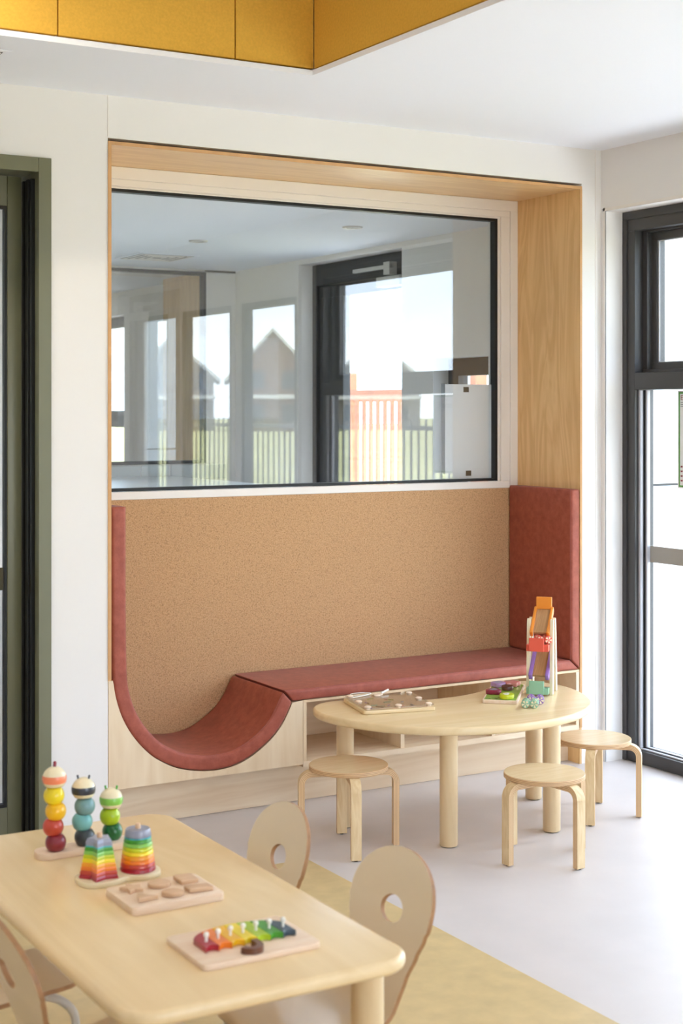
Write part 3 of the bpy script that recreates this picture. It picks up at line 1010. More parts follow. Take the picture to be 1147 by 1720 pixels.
# timber picket fence beyond the other room
tf = thing('timber_fence', 'reddish brown timber picket fence outside the next room', 'fence', (9.0, 14.5, -0.05))
for z in (0.4, 1.70):
    b = B(); b.box(-0.03, 0.03, -5, 7, z, z + 0.14); obj('rail', b, TIMBER, tf)
b = B(); b.box(-0.06, -0.032, -0.03, 0.03, 0.05, 1.72); pk = obj('picket', b, TIMBER, tf, loc=(0, -5, 0))
for i in range(1, 80):
    piece('picket', pk, tf, (0, -5 + 0.15 * i, 0))
for i in range(5):
    b = B(); b.box(-0.03, 0.12, -0.075, 0.075, 0.0, 2.05, 0.01, 1); obj('post', b, TIMBER, tf, loc=(0.035, -4.4 + 2.6 * i, 0))


def house(cx, cy, wd, dp, eave, ridge, rz, label, mw, gables=1):
    h = thing('house', label, 'house', (cx, cy, -0.05), rz, 'houses across the field')
    Mf = Matrix(((1, 0, 0, 0), (0, 0, 1, 0), (0, 1, 0, 0), (0, 0, 0, 1)))      # (x, z) outline pushed along y
    b = B(); b.prism([(-wd / 2, 0), (wd / 2, 0), (wd / 2, eave), (0, ridge - 0.35), (-wd / 2, eave)], -dp / 2, dp / 2, 0, M=Mf); obj('walls', b, mw, h, smooth=0)
    k = (ridge - eave) / (wd / 2)
    ov = wd / 2 + 0.55
    ch = lambda o, t: [(-ov, eave - 0.55 * k + o), (0, ridge + o), (ov, eave - 0.55 * k + o), (ov, eave - 0.55 * k + o + t), (0, ridge + o + t), (-ov, eave - 0.55 * k + o + t)]
    b = B(); b.prism(ch(-0.28, 0.28), -dp / 2 - 0.4, dp / 2 + 0.4, 0, M=Mf); obj('roof', b, ROOF, h, smooth=0)
    b = B(); b.prism(ch(-0.30, 0.34), dp / 2 + 0.41, dp / 2 + 0.5, 0, M=Mf); obj('fascia', b, TRIMW, h, smooth=0)
    for gx in (-wd * 0.24, wd * 0.24):
        for z0 in (0.7, 3.3):
            b = B(); b.box(gx - 0.9, gx + 0.9, dp / 2 + 0.01, dp / 2 + 0.07, z0, z0 + 1.4); obj('window', b, DARKG, h)
    b = B(); b.box(-wd / 2 - 0.1, wd / 2 + 0.1, dp / 2 + 0.01, dp / 2 + 1.4, 2.55, 2.85); obj('verandah', b, TRIMW, h)
    return h


lab = ['', '', 'grey rendered gabled house mirrored in the glass beside the taped paper', 'brown brick gabled house mirrored just left of the next room\'s dark door',
       'grey rendered gabled house mirrored beside the inner window\'s dark right edge', 'brown brick gabled house mirrored furthest left, inside the dark framed inner window']
for i in range(2, 6):
    an = math.radians(-50.5 - 3.9 * i)
    D = 122 + 5 * (i % 3)
    house(D * math.cos(an), 11.3 + D * math.sin(an), 6.6 + 0.5 * (i % 3), 8, 4.6, 7.6 + 0.5 * (i % 2), an + PI / 2, lab[i], BRICKB if i % 2 else BRICKW, 1)

# ------------------------------------------------------------------ kidney table
TX, TY, TZ = 3.275, 4.62, 0.445
half = [(0.0, 0.185), (0.10, 0.192), (0.20, 0.225), (0.285, 0.288), (0.36, 0.335), (0.44, 0.340), (0.515, 0.292), (0.556, 0.195), (0.551, 0.075), (0.500, -0.070), (0.405, -0.205), (0.275, -0.300), (0.135, -0.348)]
pts = half + [(0.0, -0.360)] + [(-x, yv) for x, yv in half[:0:-1]]
kid = [(p.x, p.y) for p in catmull(pts, 5, True)][::-1]
kt = thing('kidney_table', 'low kidney shaped beech children\'s table with four round legs beside the bench', 'table', (TX, TY, 0))
b = B(); b.prism(kid, TZ - 0.030, TZ, 0.011, nseg=4); obj('tabletop', b, BEECH, kt, smooth=60)


def round_leg(h, r=0.0325):
    b = B()
    b.lathe([(r - 0.002, 0.003), (r, 0.006), (r, h - 0.0005)], seg=28)
    return b


def add_leg(parent, x, y, h):
    o = obj('leg', round_leg(h), BEECH_Z, parent, loc=(x, y, 0))
    b = B(); b.lathe([(0.026, 0.0), (0.028, 0.0028)], seg=20)
    obj('foot_glide', b, BLACK, o)
    return o


for x, yv in ((2.853, 4.836), (3.042, 4.431), (3.477, 4.396), (3.705, 4.800)):
    add_leg(kt, x - TX, yv - TY, TZ - 0.030)


# ------------------------------------------------------------------ stools
def make_stool(label, x, y, a0, group):
    t = thing('stool', label, 'stool', (x, y, 0), math.radians(a0), group)
    b = B()
    circ = [(0.141 * math.cos(2 * PI * i / 48), 0.141 * math.sin(2 * PI * i / 48)) for i in range(48)]
    b.prism(circ, 0.2775, 0.295, 0.002, mat=0, sidemat=1, nseg=1)
    obj('seat', b, [BIRCHTOP, PLYZ], t, rot=(0, 0, -math.radians(a0)))
    R, th, top = 0.046, 0.021, 0.2770
    ro = 0.180
    st = [((0.025, top - th), (0.025, top)), ((0.10, top - th), (0.10, top))]
    for k in range(9):
        a = PI / 2 * k / 8
        cx, cz = ro - R, top - R
        st.append(((cx + (R - th) * math.sin(a), cz + (R - th) * math.cos(a)), (cx + R * math.sin(a), cz + R * math.cos(a))))
    st.append(((ro - th, 0.004), (ro, 0.004)))
    b = B(); b.strip(st, 0.036, frame=lambda p, q, c: Vector((p, c, q)))
    leg0 = obj('leg', b, [BIRCHLEG, PLY], t)
    b = B(); b.lathe([(0.007, 0.0), (0.008, 0.0038)], seg=12)
    g0 = obj('foot_glide', b, BLACK, leg0, loc=(ro - th / 2, 0, 0))
    for k in range(1, 4):
        l = piece('leg', leg0, t, (0, 0, 0), (0, 0, PI / 2 * k))
        piece('foot_glide', g0, l, (ro - th / 2, 0, 0))
    return t


make_stool('round birch stool with bent plywood legs at the left front of the kidney table', 2.728, 4.600, -22, 'bent plywood stools')
make_stool('round pale birch stool standing alone in front of the kidney table\'s right legs', 3.253, 4.153, 5, 'bent plywood stools')
make_stool('round birch stool tucked behind the kidney table next to the big dark window', 3.765, 4.500, 45, 'bent plywood stools')

# ------------------------------------------------------------------ big table in front
BT = 0.50
bt = thing('rectangular_table', 'rectangular beech children\'s table with rounded corners carrying wooden toys', 'table', (1.30, 3.04, 0))
b = B(); b.prism(rrect(-0.305, 0.300, -0.613, 0.608, 0.075, 8), BT - 0.030, BT, 0.012, nseg=4); obj('tabletop', b, BEECH_Y, bt, smooth=60)
for sx in (-1, 1):
    for sy in (-1, 1):
        add_leg(bt, sx * 0.228, sy * 0.535, BT - 0.030)

# ------------------------------------------------------------------ chairs
prof = catmull([(-0.300, 0.292), (-0.285, 0.298), (-0.22, 0.296), (-0.14, 0.288), (-0.07, 0.283), (-0.03, 0.286), (-0.004, 0.300), (0.012, 0.325), (0.026, 0.365), (0.043, 0.420), (0.062, 0.480), (0.081, 0.540), (0.100, 0.600)], 4)
# arc length
S = [0.0]
for a, c in zip(prof[:-1], prof[1:]):
    S.append(S[-1] + (c - a).length)


def prof_at(s):
    s = max(0, min(S[-1] - 1e-6, s))
    for i in range(len(S) - 1):
        if S[i + 1] >= s:
            f = (s - S[i]) / max(1e-9, S[i + 1] - S[i])
            p = prof[i].lerp(prof[i + 1], f)
            t = (prof[i + 1] - prof[i]).normalized()
            return p, Vector((-t.y, t.x))
    return prof[-1], Vector((1, 0))


LT = S[-1]
def half_w(s):
    """half width along the shell from seat front to the top of the back"""
    tb = [(0, 0.090), (0.012, 0.112), (0.03, 0.126), (0.06, 0.132), (0.20, 0.130), (0.27, 0.118), (0.33, 0.112), (0.38, 0.118), (0.43, 0.133), (0.47, 0.148), (0.51, 0.155)]
    ls = LT - 0.115
    if s > ls - 0.02:
        q = max(0, (s - ls) / 0.115)
        return 0.155 * math.sqrt(max(0, 1 - q ** 2.2))
    for (s0, w0), (s1, w1) in zip(tb[:-1], tb[1:]):
        if s <= s1:
            f = (s - s0) / (s1 - s0); f = f * f * (3 - 2 * f)
            return w0 + (w1 - w0) * f
    return 0.155


def chair_shell():
    TH = 0.010
    NC = 17
    ss = [LT * i / 60 for i in range(56)] + [LT * (55.5 + 4.45 * (1 - (1 - k / 9) ** 2)) / 60 for k in range(10)]
    b = B()
    grid = {}
    for side in (0, 1):
        for i, s in enumerate(ss):
            p, nrm = prof_at(s)
            w_ = half_w(s)
            for j in range(NC):
                yv = -w_ + 2 * w_ * j / (NC - 1)
                q = p - nrm * TH * side
                cv = -0.012 * (1 - (yv / 0.155) ** 2) * max(0, min(1, (s - 0.36) / 0.1))
                grid[side, i, j] = b.bm.verts.new((q.x - cv, yv, q.y))
    n = len(ss)
    for side in (0, 1):
        for i in range(n - 1):
            for j in range(NC - 1):
                b.bm.faces.new((grid[side, i, j], grid[side, i + 1, j], grid[side, i + 1, j + 1], grid[side, i, j + 1]))
    def rim(a, c):
        f = b.bm.faces.new((grid[0, a[0], a[1]], grid[0, c[0], c[1]], grid[1, c[0], c[1]], grid[1, a[0], a[1]]))
        f.material_index = 1
    for i in range(n - 1):
        rim((i, 0), (i + 1, 0)); rim((i + 1, NC - 1), (i, NC - 1))
    for j in range(NC - 1):
        rim((0, j + 1), (0, j)); rim((n - 1, j), (n - 1, j + 1))
    bmesh.ops.recalc_face_normals(b.bm, faces=b.bm.faces)
    o = obj('shell', b, [LAMI, PLYB], smooth=40)
    # hand hole
    c = B()
    p, nrm = prof_at(LT - 0.125)
    q = Quaternion((0, 1, 0), math.atan2(nrm.x, nrm.y) + 0)
    rr = []
    for k in (-0.1, 0.1):
        rr.append([Vector((p.x, 0, p.y)) + Vector((nrm.x, 0, nrm.y)) * k + Vector((0, 0.042 * math.cos(a), 0)) + Vector((nrm.y, 0, -nrm.x)) * 0.029 * math.sin(a)
                   for a in [2 * PI * i / 32 for i in range(32)]])
    c.rings(rr)
    co_ = obj('cutter', c, PLYB)
    md = o.modifiers.new('hole', 'BOOLEAN'); md.object = co_; md.solver = 'EXACT'; md.operation = 'DIFFERENCE'
    try:
        md.material_mode = 'TRANSFER'
    except Exception:
        pass
    dg = bpy.context.evaluated_depsgraph_get()
    me = bpy.data.meshes.new_from_object(o.evaluated_get(dg))
    o.modifiers.clear()
    old = o.data
    o.data = me
    me.shade_smooth(); me.set_sharp_from_angle(angle=math.radians(40))
    bpy.data.objects.remove(co_)
    return o


def make_chair(label, x, y, rz):
    t = thing('chair', label, 'chair', (x, y, 0), rz, 'children\'s chairs around the big table')
    o = chair_shell(); o.parent = t
    for sy in (-1, 1):
        for fx, sx, bx in ((-0.25, -0.30, -0.20), (-0.05, 0.0, -0.10)):
            tpts = [(bx, sy * 0.085, 0.272), (fx * 0.5 + bx * 0.5, sy * 0.10, 0.270), (fx, sy * 0.115, 0.262), ((fx + sx) / 2 , sy * 0.122, 0.235), (fx * 0.35 + sx * 0.65, sy * 0.126, 0.19), (sx, sy * 0.135, 0.006)]
            b = B(); b.tube(catmull(tpts, 5), 0.0095, 12)
            l = obj('leg', b, STEEL, t)
            b = B(); b.lathe([(0.011, 0), (0.012, 0.012)], seg=14); obj('foot_glide', b, BLACK, l, loc=(sx, sy * 0.135, 0))
    b = B(); b.box(-0.17, -0.13, -0.088, 0.088, 0.262, 0.2765, 0.003, 1); obj('seat_bracket', b, BLACK, t)
    return t


ch = make_chair('cream laminate chair with oval hand hole at the near right corner of the big table', 1.663, 2.745, 0)
def more_chair(label, x, y, rz):
    c = copy_tree(ch); c.location = (x, y, 0); c.rotation_euler = (0, 0, rz); c['label'] = label
    return c
more_chair('cream chair with oval hand hole on the right of the big table, nearer the bench', 1.628, 3.205, math.radians(-4))
more_chair('cream chair seen from behind at the left edge of the big table, brown ply rim', 0.987, 2.807, PI)
more_chair('cream chair under the big table\'s left side, only its seat and pale tube legs showing', 0.885, 3.26, PI)

# ------------------------------------------------------------------ toys on the big table
# caterpillar stacker
Z0 = BT
cat = thing('caterpillar_stacker', 'stacking toy of three bead caterpillars on a pale wooden base', 'toy', (1.284, 3.404, Z0))
b = B(); b.prism(rrect(-0.118, 0.130, -0.032, 0.032, 0.030, 6), 0, 0.016, 0.002); obj('base', b, PINE, cat)


def bead(parent, x, y, z, r, m, name='bead'):
    b = B()
    cut = 0.0184
    t0 = math.asin(cut / r)
    t1 = t0 if name == 'bead' else math.radians(86)
    prof_ = [(r * math.cos(-t0 + (t1 + t0) * i / 14), r * math.sin(-t0 + (t1 + t0) * i / 14)) for i in range(15)]
    b.lathe(prof_, seg=28)
    return obj(name, b, m, parent, loc=(x, y, z), smooth=60)


def head(parent, x, y, z, band, feel, comb=False):
    h = bead(parent, x, y, z, 0.0280, T['cream'], 'head')
    b = B()
    r, hz = 0.0280, 0.0280
    pr_ = []
    for i in range(7):
        zz = -0.0085 + 0.017 * i / 6 - 0.001
        pr_.append((r * math.sqrt(max(0, 1 - (zz / hz) ** 2)) + 0.0005, zz))
    n = 28
    rr = [[Vector((q * math.cos(2 * PI * i / n), q * math.sin(2 * PI * i / n), zz)) for i in range(n)] for q, zz in pr_]
    b.rings(rr, cap0=False, cap1=False)
    obj('band', b, T[band], h)
    if comb:
        b = B(); b.cyl((0, 0, 0.020), (0.001, 0, 0.036), 0.004, 12); b.sphere((0.001, 0, 0.036), 0.0042, seg=12, rg=8); obj('comb', b, T[feel], h)
    else:
        for s in (-1, 1):
            dx, dy = s * 0.012 * math.cos(THETA), -s * 0.012 * math.sin(THETA)
            b = B(); b.cyl((dx * 0.9, dy * 0.9, 0.016), (dx * 1.15, dy * 1.15, 0.031), 0.0024, 8); b.sphere((dx * 1.15, dy * 1.15, 0.031), 0.0028, seg=10, rg=6)
            obj('antenna', b, T[feel], h)


c30, s30 = math.cos(THETA), math.sin(THETA)
for x0, y0, cols, band, feel, comb in ((-0.074, -0.008, ('maroon', 'rust', 'gold', 'yellow'), 'coral', 'maroon', True), (0.001, 0.0, ('slate', 'aqua', 'teal'), 'navy', 'navy', False), (0.076, 0.012, ('dgreen', 'lime'), 'leaf', 'fgreen', False)):
    z = 0.016 + 0.0186
    for i, c_ in enumerate(cols):
        o_ = (0.003, -0.003, 0.003, -0.001)[i]
        bead(cat, x0 + o_ * c30, y0 - o_ * s30, z, 0.0245, T[c_])
        z += 0.0368
    head(cat, x0, y0, z + 0.0035, band, feel, comb)

# rainbow ring stackers on one base
rs = thing('ring_stacker', 'rainbow stacking toy with a star tower and a round tower on a white base', 'toy', (1.280, 3.170, Z0))
pe = [(-0.046, 0.048), (-0.088, 0.034), (-0.098, -0.004), (-0.086, -0.040), (-0.046, -0.052), (-0.010, -0.040), (0.010, -0.036), (0.046, -0.048), (0.084, -0.036), (0.097, 0.002), (0.084, 0.042), (0.046, 0.052), (0.012, 0.040), (-0.010, 0.040)]
b = B(); b.prism([(p.x, p.y) for p in catmull(pe, 4, True)], 0, 0.012, 0.002); obj('base', b, [T['cream']], rs)
rc = ['crimson', 'rust', 'orange', 'tangerine', 'yellow', 'chart', 'leaf', 'green', 'cyan', 'greyb']
th_ = [0.0098, 0.0092, 0.0092, 0.0092, 0.0092, 0.0088, 0.0088, 0.0088, 0.003, 0.017]
z = 0.0122
for c_, t_ in zip(rc, th_):
    f0 = (z - 0.0122) / 0.092; f1 = (z + t_ - 0.0122) / 0.092
    ra, rb = 0.0405 - 0.0125 * f0, 0.0405 - 0.0125 * f1
    b = B(); b.lathe([(ra - 0.0012, z), (ra, z + t_ * 0.18), (rb, z + t_ * 0.82), (rb - 0.0012, z + t_ - 0.0003)], seg=40)
    obj('round_ring', b, T[c_], rs, loc=(0.047, 0.002, 0))
    sa, sb = 0.0455 - 0.0175 * f0, 0.0455 - 0.0175 * f1
    zs = 0.0122 + (z - 0.0122) * 0.94
    def star(R):
        out = []
        for i in range(10):
            a = math.radians(240 + 36 * i)
            q = R if i % 2 == 0 else R * 0.62
            out.append((q * math.cos(a), q * math.sin(a)))
        return out
    b = B()
    rr = [[Vector((p[0], p[1], zz)) for p in star(R)] for R, zz in ((sa, zs), (sa, zs + t_ * 0.5), (sb, zs + t_ * 0.82), (sb * 0.985, zs + t_ * 0.935))]
    b.rings(rr)
    obj('star_ring', b, T[c_], rs, loc=(-0.047, -0.004, 0), smooth=0)
    z += t_
for x, yv, zt in ((0.047, 0.002, z), (-0.047, -0.004, 0.0122 + (z - 0.0122) * 0.94)):
    b = B(); b.lathe([(0.006, 0.0125), (0.006, zt + 0.008), (0.0045, zt + 0.011)], seg=16); obj('peg', b, PINEB, rs, loc=(x, yv, 0))

# geometric inset puzzle
gp = thing('shape_puzzle', 'pine tray puzzle with six plain wooden shapes between the rainbow toys', 'toy', (1.312, 2.988, Z0))
b = B(); b.prism(rrect(-0.105, 0.107, -0.078, 0.082, 0.012, 4), 0, 0.017, 0.002); obj('tray', b, PINE, gp)
def ngon(r, n, a0=0, sx=1, sy=1):
    return [(sx * r * math.cos(2 * PI * i / n + a0), sy * r * math.sin(2 * PI * i / n + a0)) for i in range(n)]
star5 = []
for i in range(10):
    a = PI / 2 + PI * i / 5; q = 0.030 if i % 2 == 0 else 0.015
    star5.append((q * math.cos(a), q * math.sin(a)))
shapes = [('star', star5, (-0.062, 0.034), 0.1), ('triangle', ngon(0.032, 3, -0.35), (-0.062, -0.036), 0.0), ('oval', ngon(0.027, 28, 0, 1.1, 0.85), (0.002, 0.034), 0.2),
          ('disc', ngon(0.026, 28), (0.003, -0.036), 0.0), ('square', rrect(-0.024, 0.024, -0.024, 0.024, 0.004, 3), (0.066, 0.036), 0.05), ('block', rrect(-0.031, 0.031, -0.020, 0.020, 0.004, 3), (0.064, -0.034), -0.05)]
for i, (nm, pl, (x, yv), a) in enumerate(shapes):
    b = B(); b.prism([(p[0] * 0.9, p[1] * 0.9) for p in pl], 0, 0.0085, 0.001)
    o = obj('wooden_' + nm, b, PINEB, gp, loc=(x, yv, 0.0175), rot=(0.06 * (-1) ** i, 0.04, a))

# umbrella puzzle
up_ = thing('umbrella_puzzle', 'pine board with a rainbow umbrella puzzle near the table\'s rounded corner', 'toy', (1.330, 2.640, Z0))
b = B(); b.prism(rrect(-0.128, 0.126, -0.085, 0.098, 0.014, 4), 0, 0.012, 0.002); obj('board', b, PINE, up_)
ucol = ['crimson', 'orange', 'gold', 'yellow', 'lime', 'green', 'blueg']
def arc_top(f):     # f 0..1 along the canopy
    a = PI * (1 - f)
    x = -0.098 + 0.196 * f
    return Vector((x, -0.030 + 0.046 + 0.054 * math.sqrt(max(0, 1 - (x / 0.101) ** 2))))
for i in range(7):
    f0, f1 = i / 7, (i + 1) / 7
    topp = [arc_top(f0 + (f1 - f0) * k / 5) for k in range(6)]
    x0, x1 = -0.098 + 0.196 * f0, -0.098 + 0.196 * f1
    lowp = [Vector((x1 - (x1 - x0) * k / 5, -0.030 + 0.010 * math.sin(PI * k / 5))) for k in range(6)]
    pl = topp + lowp if i in (0, 6) else topp + lowp
    cx = sum(p.x for p in pl) / len(pl); cy = sum(p.y for p in pl) / len(pl)
    pl = [(cx + (p.x - cx) * 0.97, cy + (p.y - cy) * 0.97) for p in pl][::-1]
    b = B(); b.prism(pl, 0.0122, 0.024, 0.001, nseg=1)
    o = obj('canopy_piece', b, T[ucol[i]], up_)
    b = B(); b.lathe([(0.003, 0.0242), (0.003, 0.033), (0.0052, 0.035), (0.0055, 0.040), (0.003, 0.043)], seg=14); obj('knob', b, T['white'], o, loc=(cx, -0.030 + (cy + 0.030) * 0.75, 0))
hk = catmull([(0.002, -0.033), (0.003, -0.050), (-0.002, -0.068), (-0.016, -0.075), (-0.030, -0.068), (-0.034, -0.060)], 5)
b = B()
st = []
for i, p in enumerate(hk):
    t = (hk[min(i + 1, len(hk) - 1)] - hk[max(i - 1, 0)]).normalized()
    n_ = Vector((-t.y, t.x)) * 0.0065
    st.append(((p - n_)[:], (p + n_)[:]))
b.strip(st, 0.012, frame=lambda p, q, c: Vector((p, q, 0.0185 + c)), edgemat=0)
obj('handle', b, T['brown'], up_)

# ------------------------------------------------------------------ toys on the kidney table
mz = thing('magnetic_maze', 'square wooden maze board with clear cover and round studs on the kidney table', 'toy', (3.000, 4.760, TZ), math.radians(-13.6))
b = B(); b.prism(rrect(-0.140, 0.140, -0.125, 0.137, 0.012, 4), 0.0005, 0.014, 0.002); obj('board', b, BEECH, mz)
b = B(); b.prism(rrect(-0.128, 0.128, -0.112, 0.124, 0.008, 3), 0.0142, 0.0152, 0); obj('maze_bed', b, PINEB, mz)
b = B(); b.prism(rrect(-0.136, 0.136, -0.121, 0.133, 0.010, 3), 0.0205, 0.0225, 0); obj('clear_cover', b, glass('acrylic', (0.93, 0.95, 0.95, 1), 0.06), mz, smooth=0)
for x in (-0.118, 0.0, 0.118):
    for yv in (-0.104, 0.006, 0.118):
        if x == 0.0 and yv == 0.006: continue
        b = B(); b.lathe([(0.009, 0.015), (0.009, 0.0228), (0.013, 0.0232), (0.0125, 0.0262), (0.008, 0.0285), (0.001, 0.029)], seg=18); obj('stud', b, PINE, mz, loc=(x, yv, 0))
b = B(); b.lathe([(0.009, 0.0228), (0.013, 0.0232), (0.0125, 0.0262), (0.008, 0.0285), (0.001, 0.029)], seg=18); obj('stud', b, PINE, mz, loc=(-0.016, 0.098, 0))
random.seed(9)
rc2 = [T['mint'], T['lilac'], T['leafboard'], T['greyb'], T['choc'], T['pink']]
for i in range(14):
    x, yv = random.uniform(-0.10, 0.10), random.uniform(-0.085, 0.095)
    a0, rad = random.uniform(0, 6.28), random.uniform(0.012, 0.024)
    pl = [(x + rad * math.cos(a0 + k * 0.4), yv + rad * math.sin(a0 + k * 0.4)) for k in range(5)]
    st = [((Vector(p) - Vector((x, yv))) * 0.78 + Vector((x, yv)), Vector(p)) for p in pl]
    b = B(); b.strip([(a_[:], c_[:]) for a_, c_ in st], 0.004, frame=lambda p, q, c: Vector((p, q, 0.0176 + c)), edgemat=0); obj('maze_wall', b, rc2[i % 6], mz)
b = B(); b.tube(catmull([(-0.118, 0.118, 0.026), (-0.10, 0.150, 0.026), (-0.06, 0.148, 0.028), (-0.03, 0.13, 0.027), (-0.085, 0.09, 0.0265), (-0.12, 0.075, 0.026)], 6), 0.0018, 8); obj('cord', b, T['white'], mz)
b = B(); b.cyl((0.006, 0.112, 0.030), (0.045, 0.150, 0.034), 0.004, 10); obj('magnet_pen', b, T['white'], mz)

lp = thing('leaf_puzzle', 'chunky leaf shape puzzle on a green printed board beside the ramp tower', 'toy', (3.500, 4.718, TZ))
corn = [(3.331, 4.637), (3.426, 4.548), (3.671, 4.818), (3.556, 4.886)]
rzp = math.atan2(4.818 - 4.548, 3.671 - 3.426)
lp.rotation_euler = (0, 0, rzp)
b = B(); b.prism(rrect(-0.172, 0.172, -0.066, 0.066, 0.006, 3), 0.0005, 0.014, 0.001); obj('board', b, PINE, lp)
b = B(); b.prism(rrect(-0.166, 0.166, -0.060, 0.060, 0.004, 3), 0.0142, 0.0148, 0); obj('print', b, T['leafboard'], lp)
b = B()
for i in range(5):
    x, yv = -0.155 + 0.012 * i, 0.045 - 0.022 * i
    b.strip([((x - 0.006, yv - 0.008), (x - 0.003, yv - 0.010)), ((x + 0.006, yv), (x + 0.008, yv - 0.003)), ((x + 0.002, yv + 0.012), (x + 0.005, yv + 0.010))], 0.0006, frame=lambda p, q, c: Vector((p, q, 0.0152 + c)), edgemat=0)
obj('printed_leaves', b, T['blackp'], lp)
Rl = Matrix.Rotation(-rzp, 2)
blobs = [('lilac', 3.549, 4.824), ('pink', 3.622, 4.827), ('choc', 3.534, 4.744), ('berry', 3.441, 4.711), ('chart', 3.429, 4.607)]
for i, (c_, x, yv) in enumerate(blobs):
    q = Rl @ Vector((x - 3.500, yv - 4.718))
    q.x = max(-0.128, min(0.135, q.x)); q.y = max(-0.036, min(0.036, q.y))
    pl = []
    for k in range(40):
        a = 2 * PI * k / 40
        r = (0.030, 0.032, 0.026, 0.031, 0.032)[i] * (1 + (0.10, 0.16, 0.05, 0.14, 0.05)[i] * math.cos((4, 5, 2, 3, 2)[i] * a))
        pl.append((r * math.cos(a) * 1.08, r * math.sin(a) * 0.92))
    b = B(); b.prism(pl, 0.0150, 0.031, 0.0025)
    o = obj('puzzle_piece', b, T[c_], lp, loc=(q.x, q.y, 0))
    if i in (0, 3):
        b = B(); b.prism([(x_ * 0.5, y_ * 0.5) for x_, y_ in pl], 0.0312, 0.0317, 0); obj('printed_mark', b, T['greyb'], o)
    if c_ == 'chart':
        b = B()
        for k in range(3):
            b.prism([(x_ * 0.25 - 0.012 + 0.012 * k, y_ * 0.35 + 0.006 * (k % 2)) for x_, y_ in pl[::4]], 0.0312, 0.0317, 0)
        obj('printed_mark', b, T['white'], o)

# ramp tower
rt = thing('ramp_tower', 'tall wooden car ramp tower with orange and purple slides on the kidney table', 'toy', (3.668, 4.700, TZ), math.radians(-47.5))
UP = plain('pale_upright', srgb(236, 222, 190), 0.4, 0.4)
SLB = wood('slide_bed', srgb(196, 152, 104), srgb(170, 126, 82), 'y', 0.5, 3, 0.7)
for sx in (-1, 1):
    for y0, y1, nm in ((-0.040, -0.026, 'upright'), (0.050, 0.020, 'upright')):
        b = B()
        M_ = Matrix.Identity(4)
        rr = []
        for z, yv, hw in ((0.0005, y0, 0.014), (0.26, y0 + (y1 - y0) * 0.85, 0.012), (0.284, y1, 0.010), (0.291, y1, 0.004)):
            rr.append([Vector((sx * 0.0455 - 0.006, yv - hw, z)), Vector((sx * 0.0455 + 0.006, yv - hw, z)), Vector((sx * 0.0455 + 0.006, yv + hw, z)), Vector((sx * 0.0455 - 0.006, yv + hw, z))])
        b.rings(rr)
        obj(nm, b, UP, rt)


RW = {'upper_slide': 0.006, 'lower_slide': 0.0075}


def slide(name, y_hi, z_hi, y_lo, z_lo, m, bed, stop):
    d = Vector((0, y_lo - y_hi, z_lo - z_hi)); L_ = d.length
    a = math.atan2(z_hi - z_lo, y_hi - y_lo)
    b = B(); b.box(-0.0248, 0.0248, 0, L_ - 0.006, -0.004, 0.004)
    s = obj(name, b, bed, rt, loc=(0, y_lo, z_lo), rot=(a, 0, 0))
    for sx in (-1, 1):
        b = B(); b.box(sx * 0.0325 - RW[name], sx * 0.0325 + RW[name], -0.008, L_ - 0.004, -0.013, 0.013, 0.003, 2); obj('slide_rail', b, m, s)
    if stop:
        b = B(); b.box(-0.031, 0.031, -0.006, 0.006, -0.012, 0.036, 0.002, 1); obj('stop_plate', b, m, s, loc=(0, L_ - 0.001, 0.012), rot=(-a, 0, 0))
    else:
        b = B(); b.box(-0.031, 0.031, -0.004, 0.004, -0.005, 0.014, 0.001, 1); obj('stop_plate', b, m, s, loc=(0, L_ - 0.002, 0), rot=(-a, 0, 0))


slide('upper_slide', 0.066, 0.322, -0.044, 0.238, T['torange'], SLB, True)
slide('lower_slide', 0.058, 0.166, -0.066, 0.074, T['purple'], SLB, False)


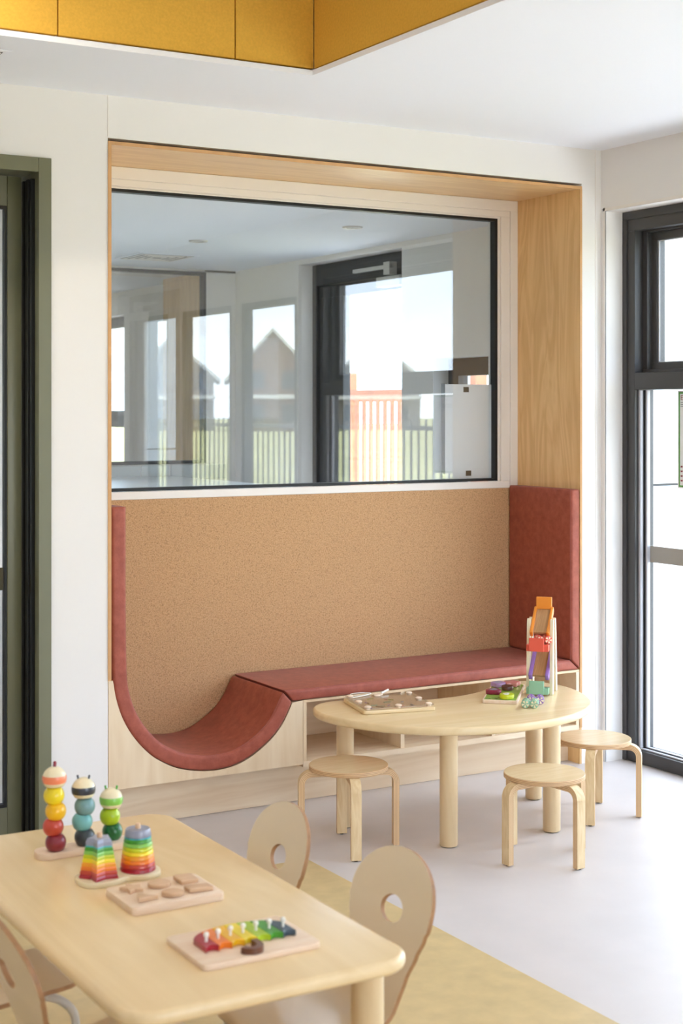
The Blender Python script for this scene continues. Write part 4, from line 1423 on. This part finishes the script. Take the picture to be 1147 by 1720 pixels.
def catcher(name, z, m):
    b = B(); b.box(-0.046, 0.040, -0.086, -0.054, z, z + 0.026, 0.0015, 1)
    s = obj(name, b, m, rt)
    b = B(); b.box(-0.034, 0.024, -0.096, -0.0865, z + 0.001, z + 0.053, 0.0015, 1); obj('catch_plate', b, m, s)


catcher('middle_catcher', 0.172, T['red'])
catcher('bottom_catcher', 0.006, T['mint'])


def wheel_mesh():
    b = B()
    b.lathe([(0.0135, -0.0065), (0.0150, -0.0058), (0.0155, -0.0015), (0.0135, 0.0), (0.0155, 0.0015), (0.0150, 0.0058), (0.0135, 0.0065)], seg=24, axis='y', mat=0)
    return b


def wedge_mesh():
    b = B()
    for s in (-1, 1):
        for k in range(5):
            a0, a1 = 2 * PI * k / 5, 2 * PI * (k + 0.58) / 5
            tri = [(0.0015, (a0 + a1) / 2)] + [(0.0132, a0 + (a1 - a0) * i / 3) for i in range(4)]
            b.rings([[Vector((r * math.cos(a), s * yv, r * math.sin(a))) for r, a in tri] for yv in (0.0066, 0.0072)])
    return b


def make_car(label, mcol, x, y, z, rz):
    t = thing('toy_car', label, 'toy', (x, y, z), rz, 'little spoke-wheeled cars')
    b = B(); b.box(-0.020, 0.020, -0.009, 0.009, 0.011, 0.0235, 0.004, 2); obj('body', b, mcol, t)
    for sx in (-1, 1):
        b = B(); b.cyl((sx * 0.0165, -0.016, 0.0157), (sx * 0.0165, 0.016, 0.0157), 0.003, 8); obj('axle', b, PINE, t)
        for sy in (-1, 1):
            wh = obj('wheel', wheel_mesh(), mcol, t, loc=(sx * 0.0165, sy * 0.0175, 0.0157), rot=(0, 0.5 * sx, 0))
            obj('spokes', wedge_mesh(), T['cream'], wh, smooth=0)
    return t


make_car('tiny mint green car with spoked round wheels nearest the kidney table edge', T['mint'], 3.444, 4.482, TZ, -0.72)
make_car('tiny purple car with spoked round wheels behind the mint car', T['purple'], 3.508, 4.532, TZ, -0.62)
# red car resting on the middle catcher
cr = make_car('tiny red car with spoked wheels sitting behind the tomato red catcher of the tower', T['red'], 3.668 + 0.046 * math.cos(math.radians(-133.4)) + 0.010, 4.700 + 0.046 * math.sin(math.radians(-133.4)) - 0.002, TZ + 0.1985, math.radians(-43.4 + 20))
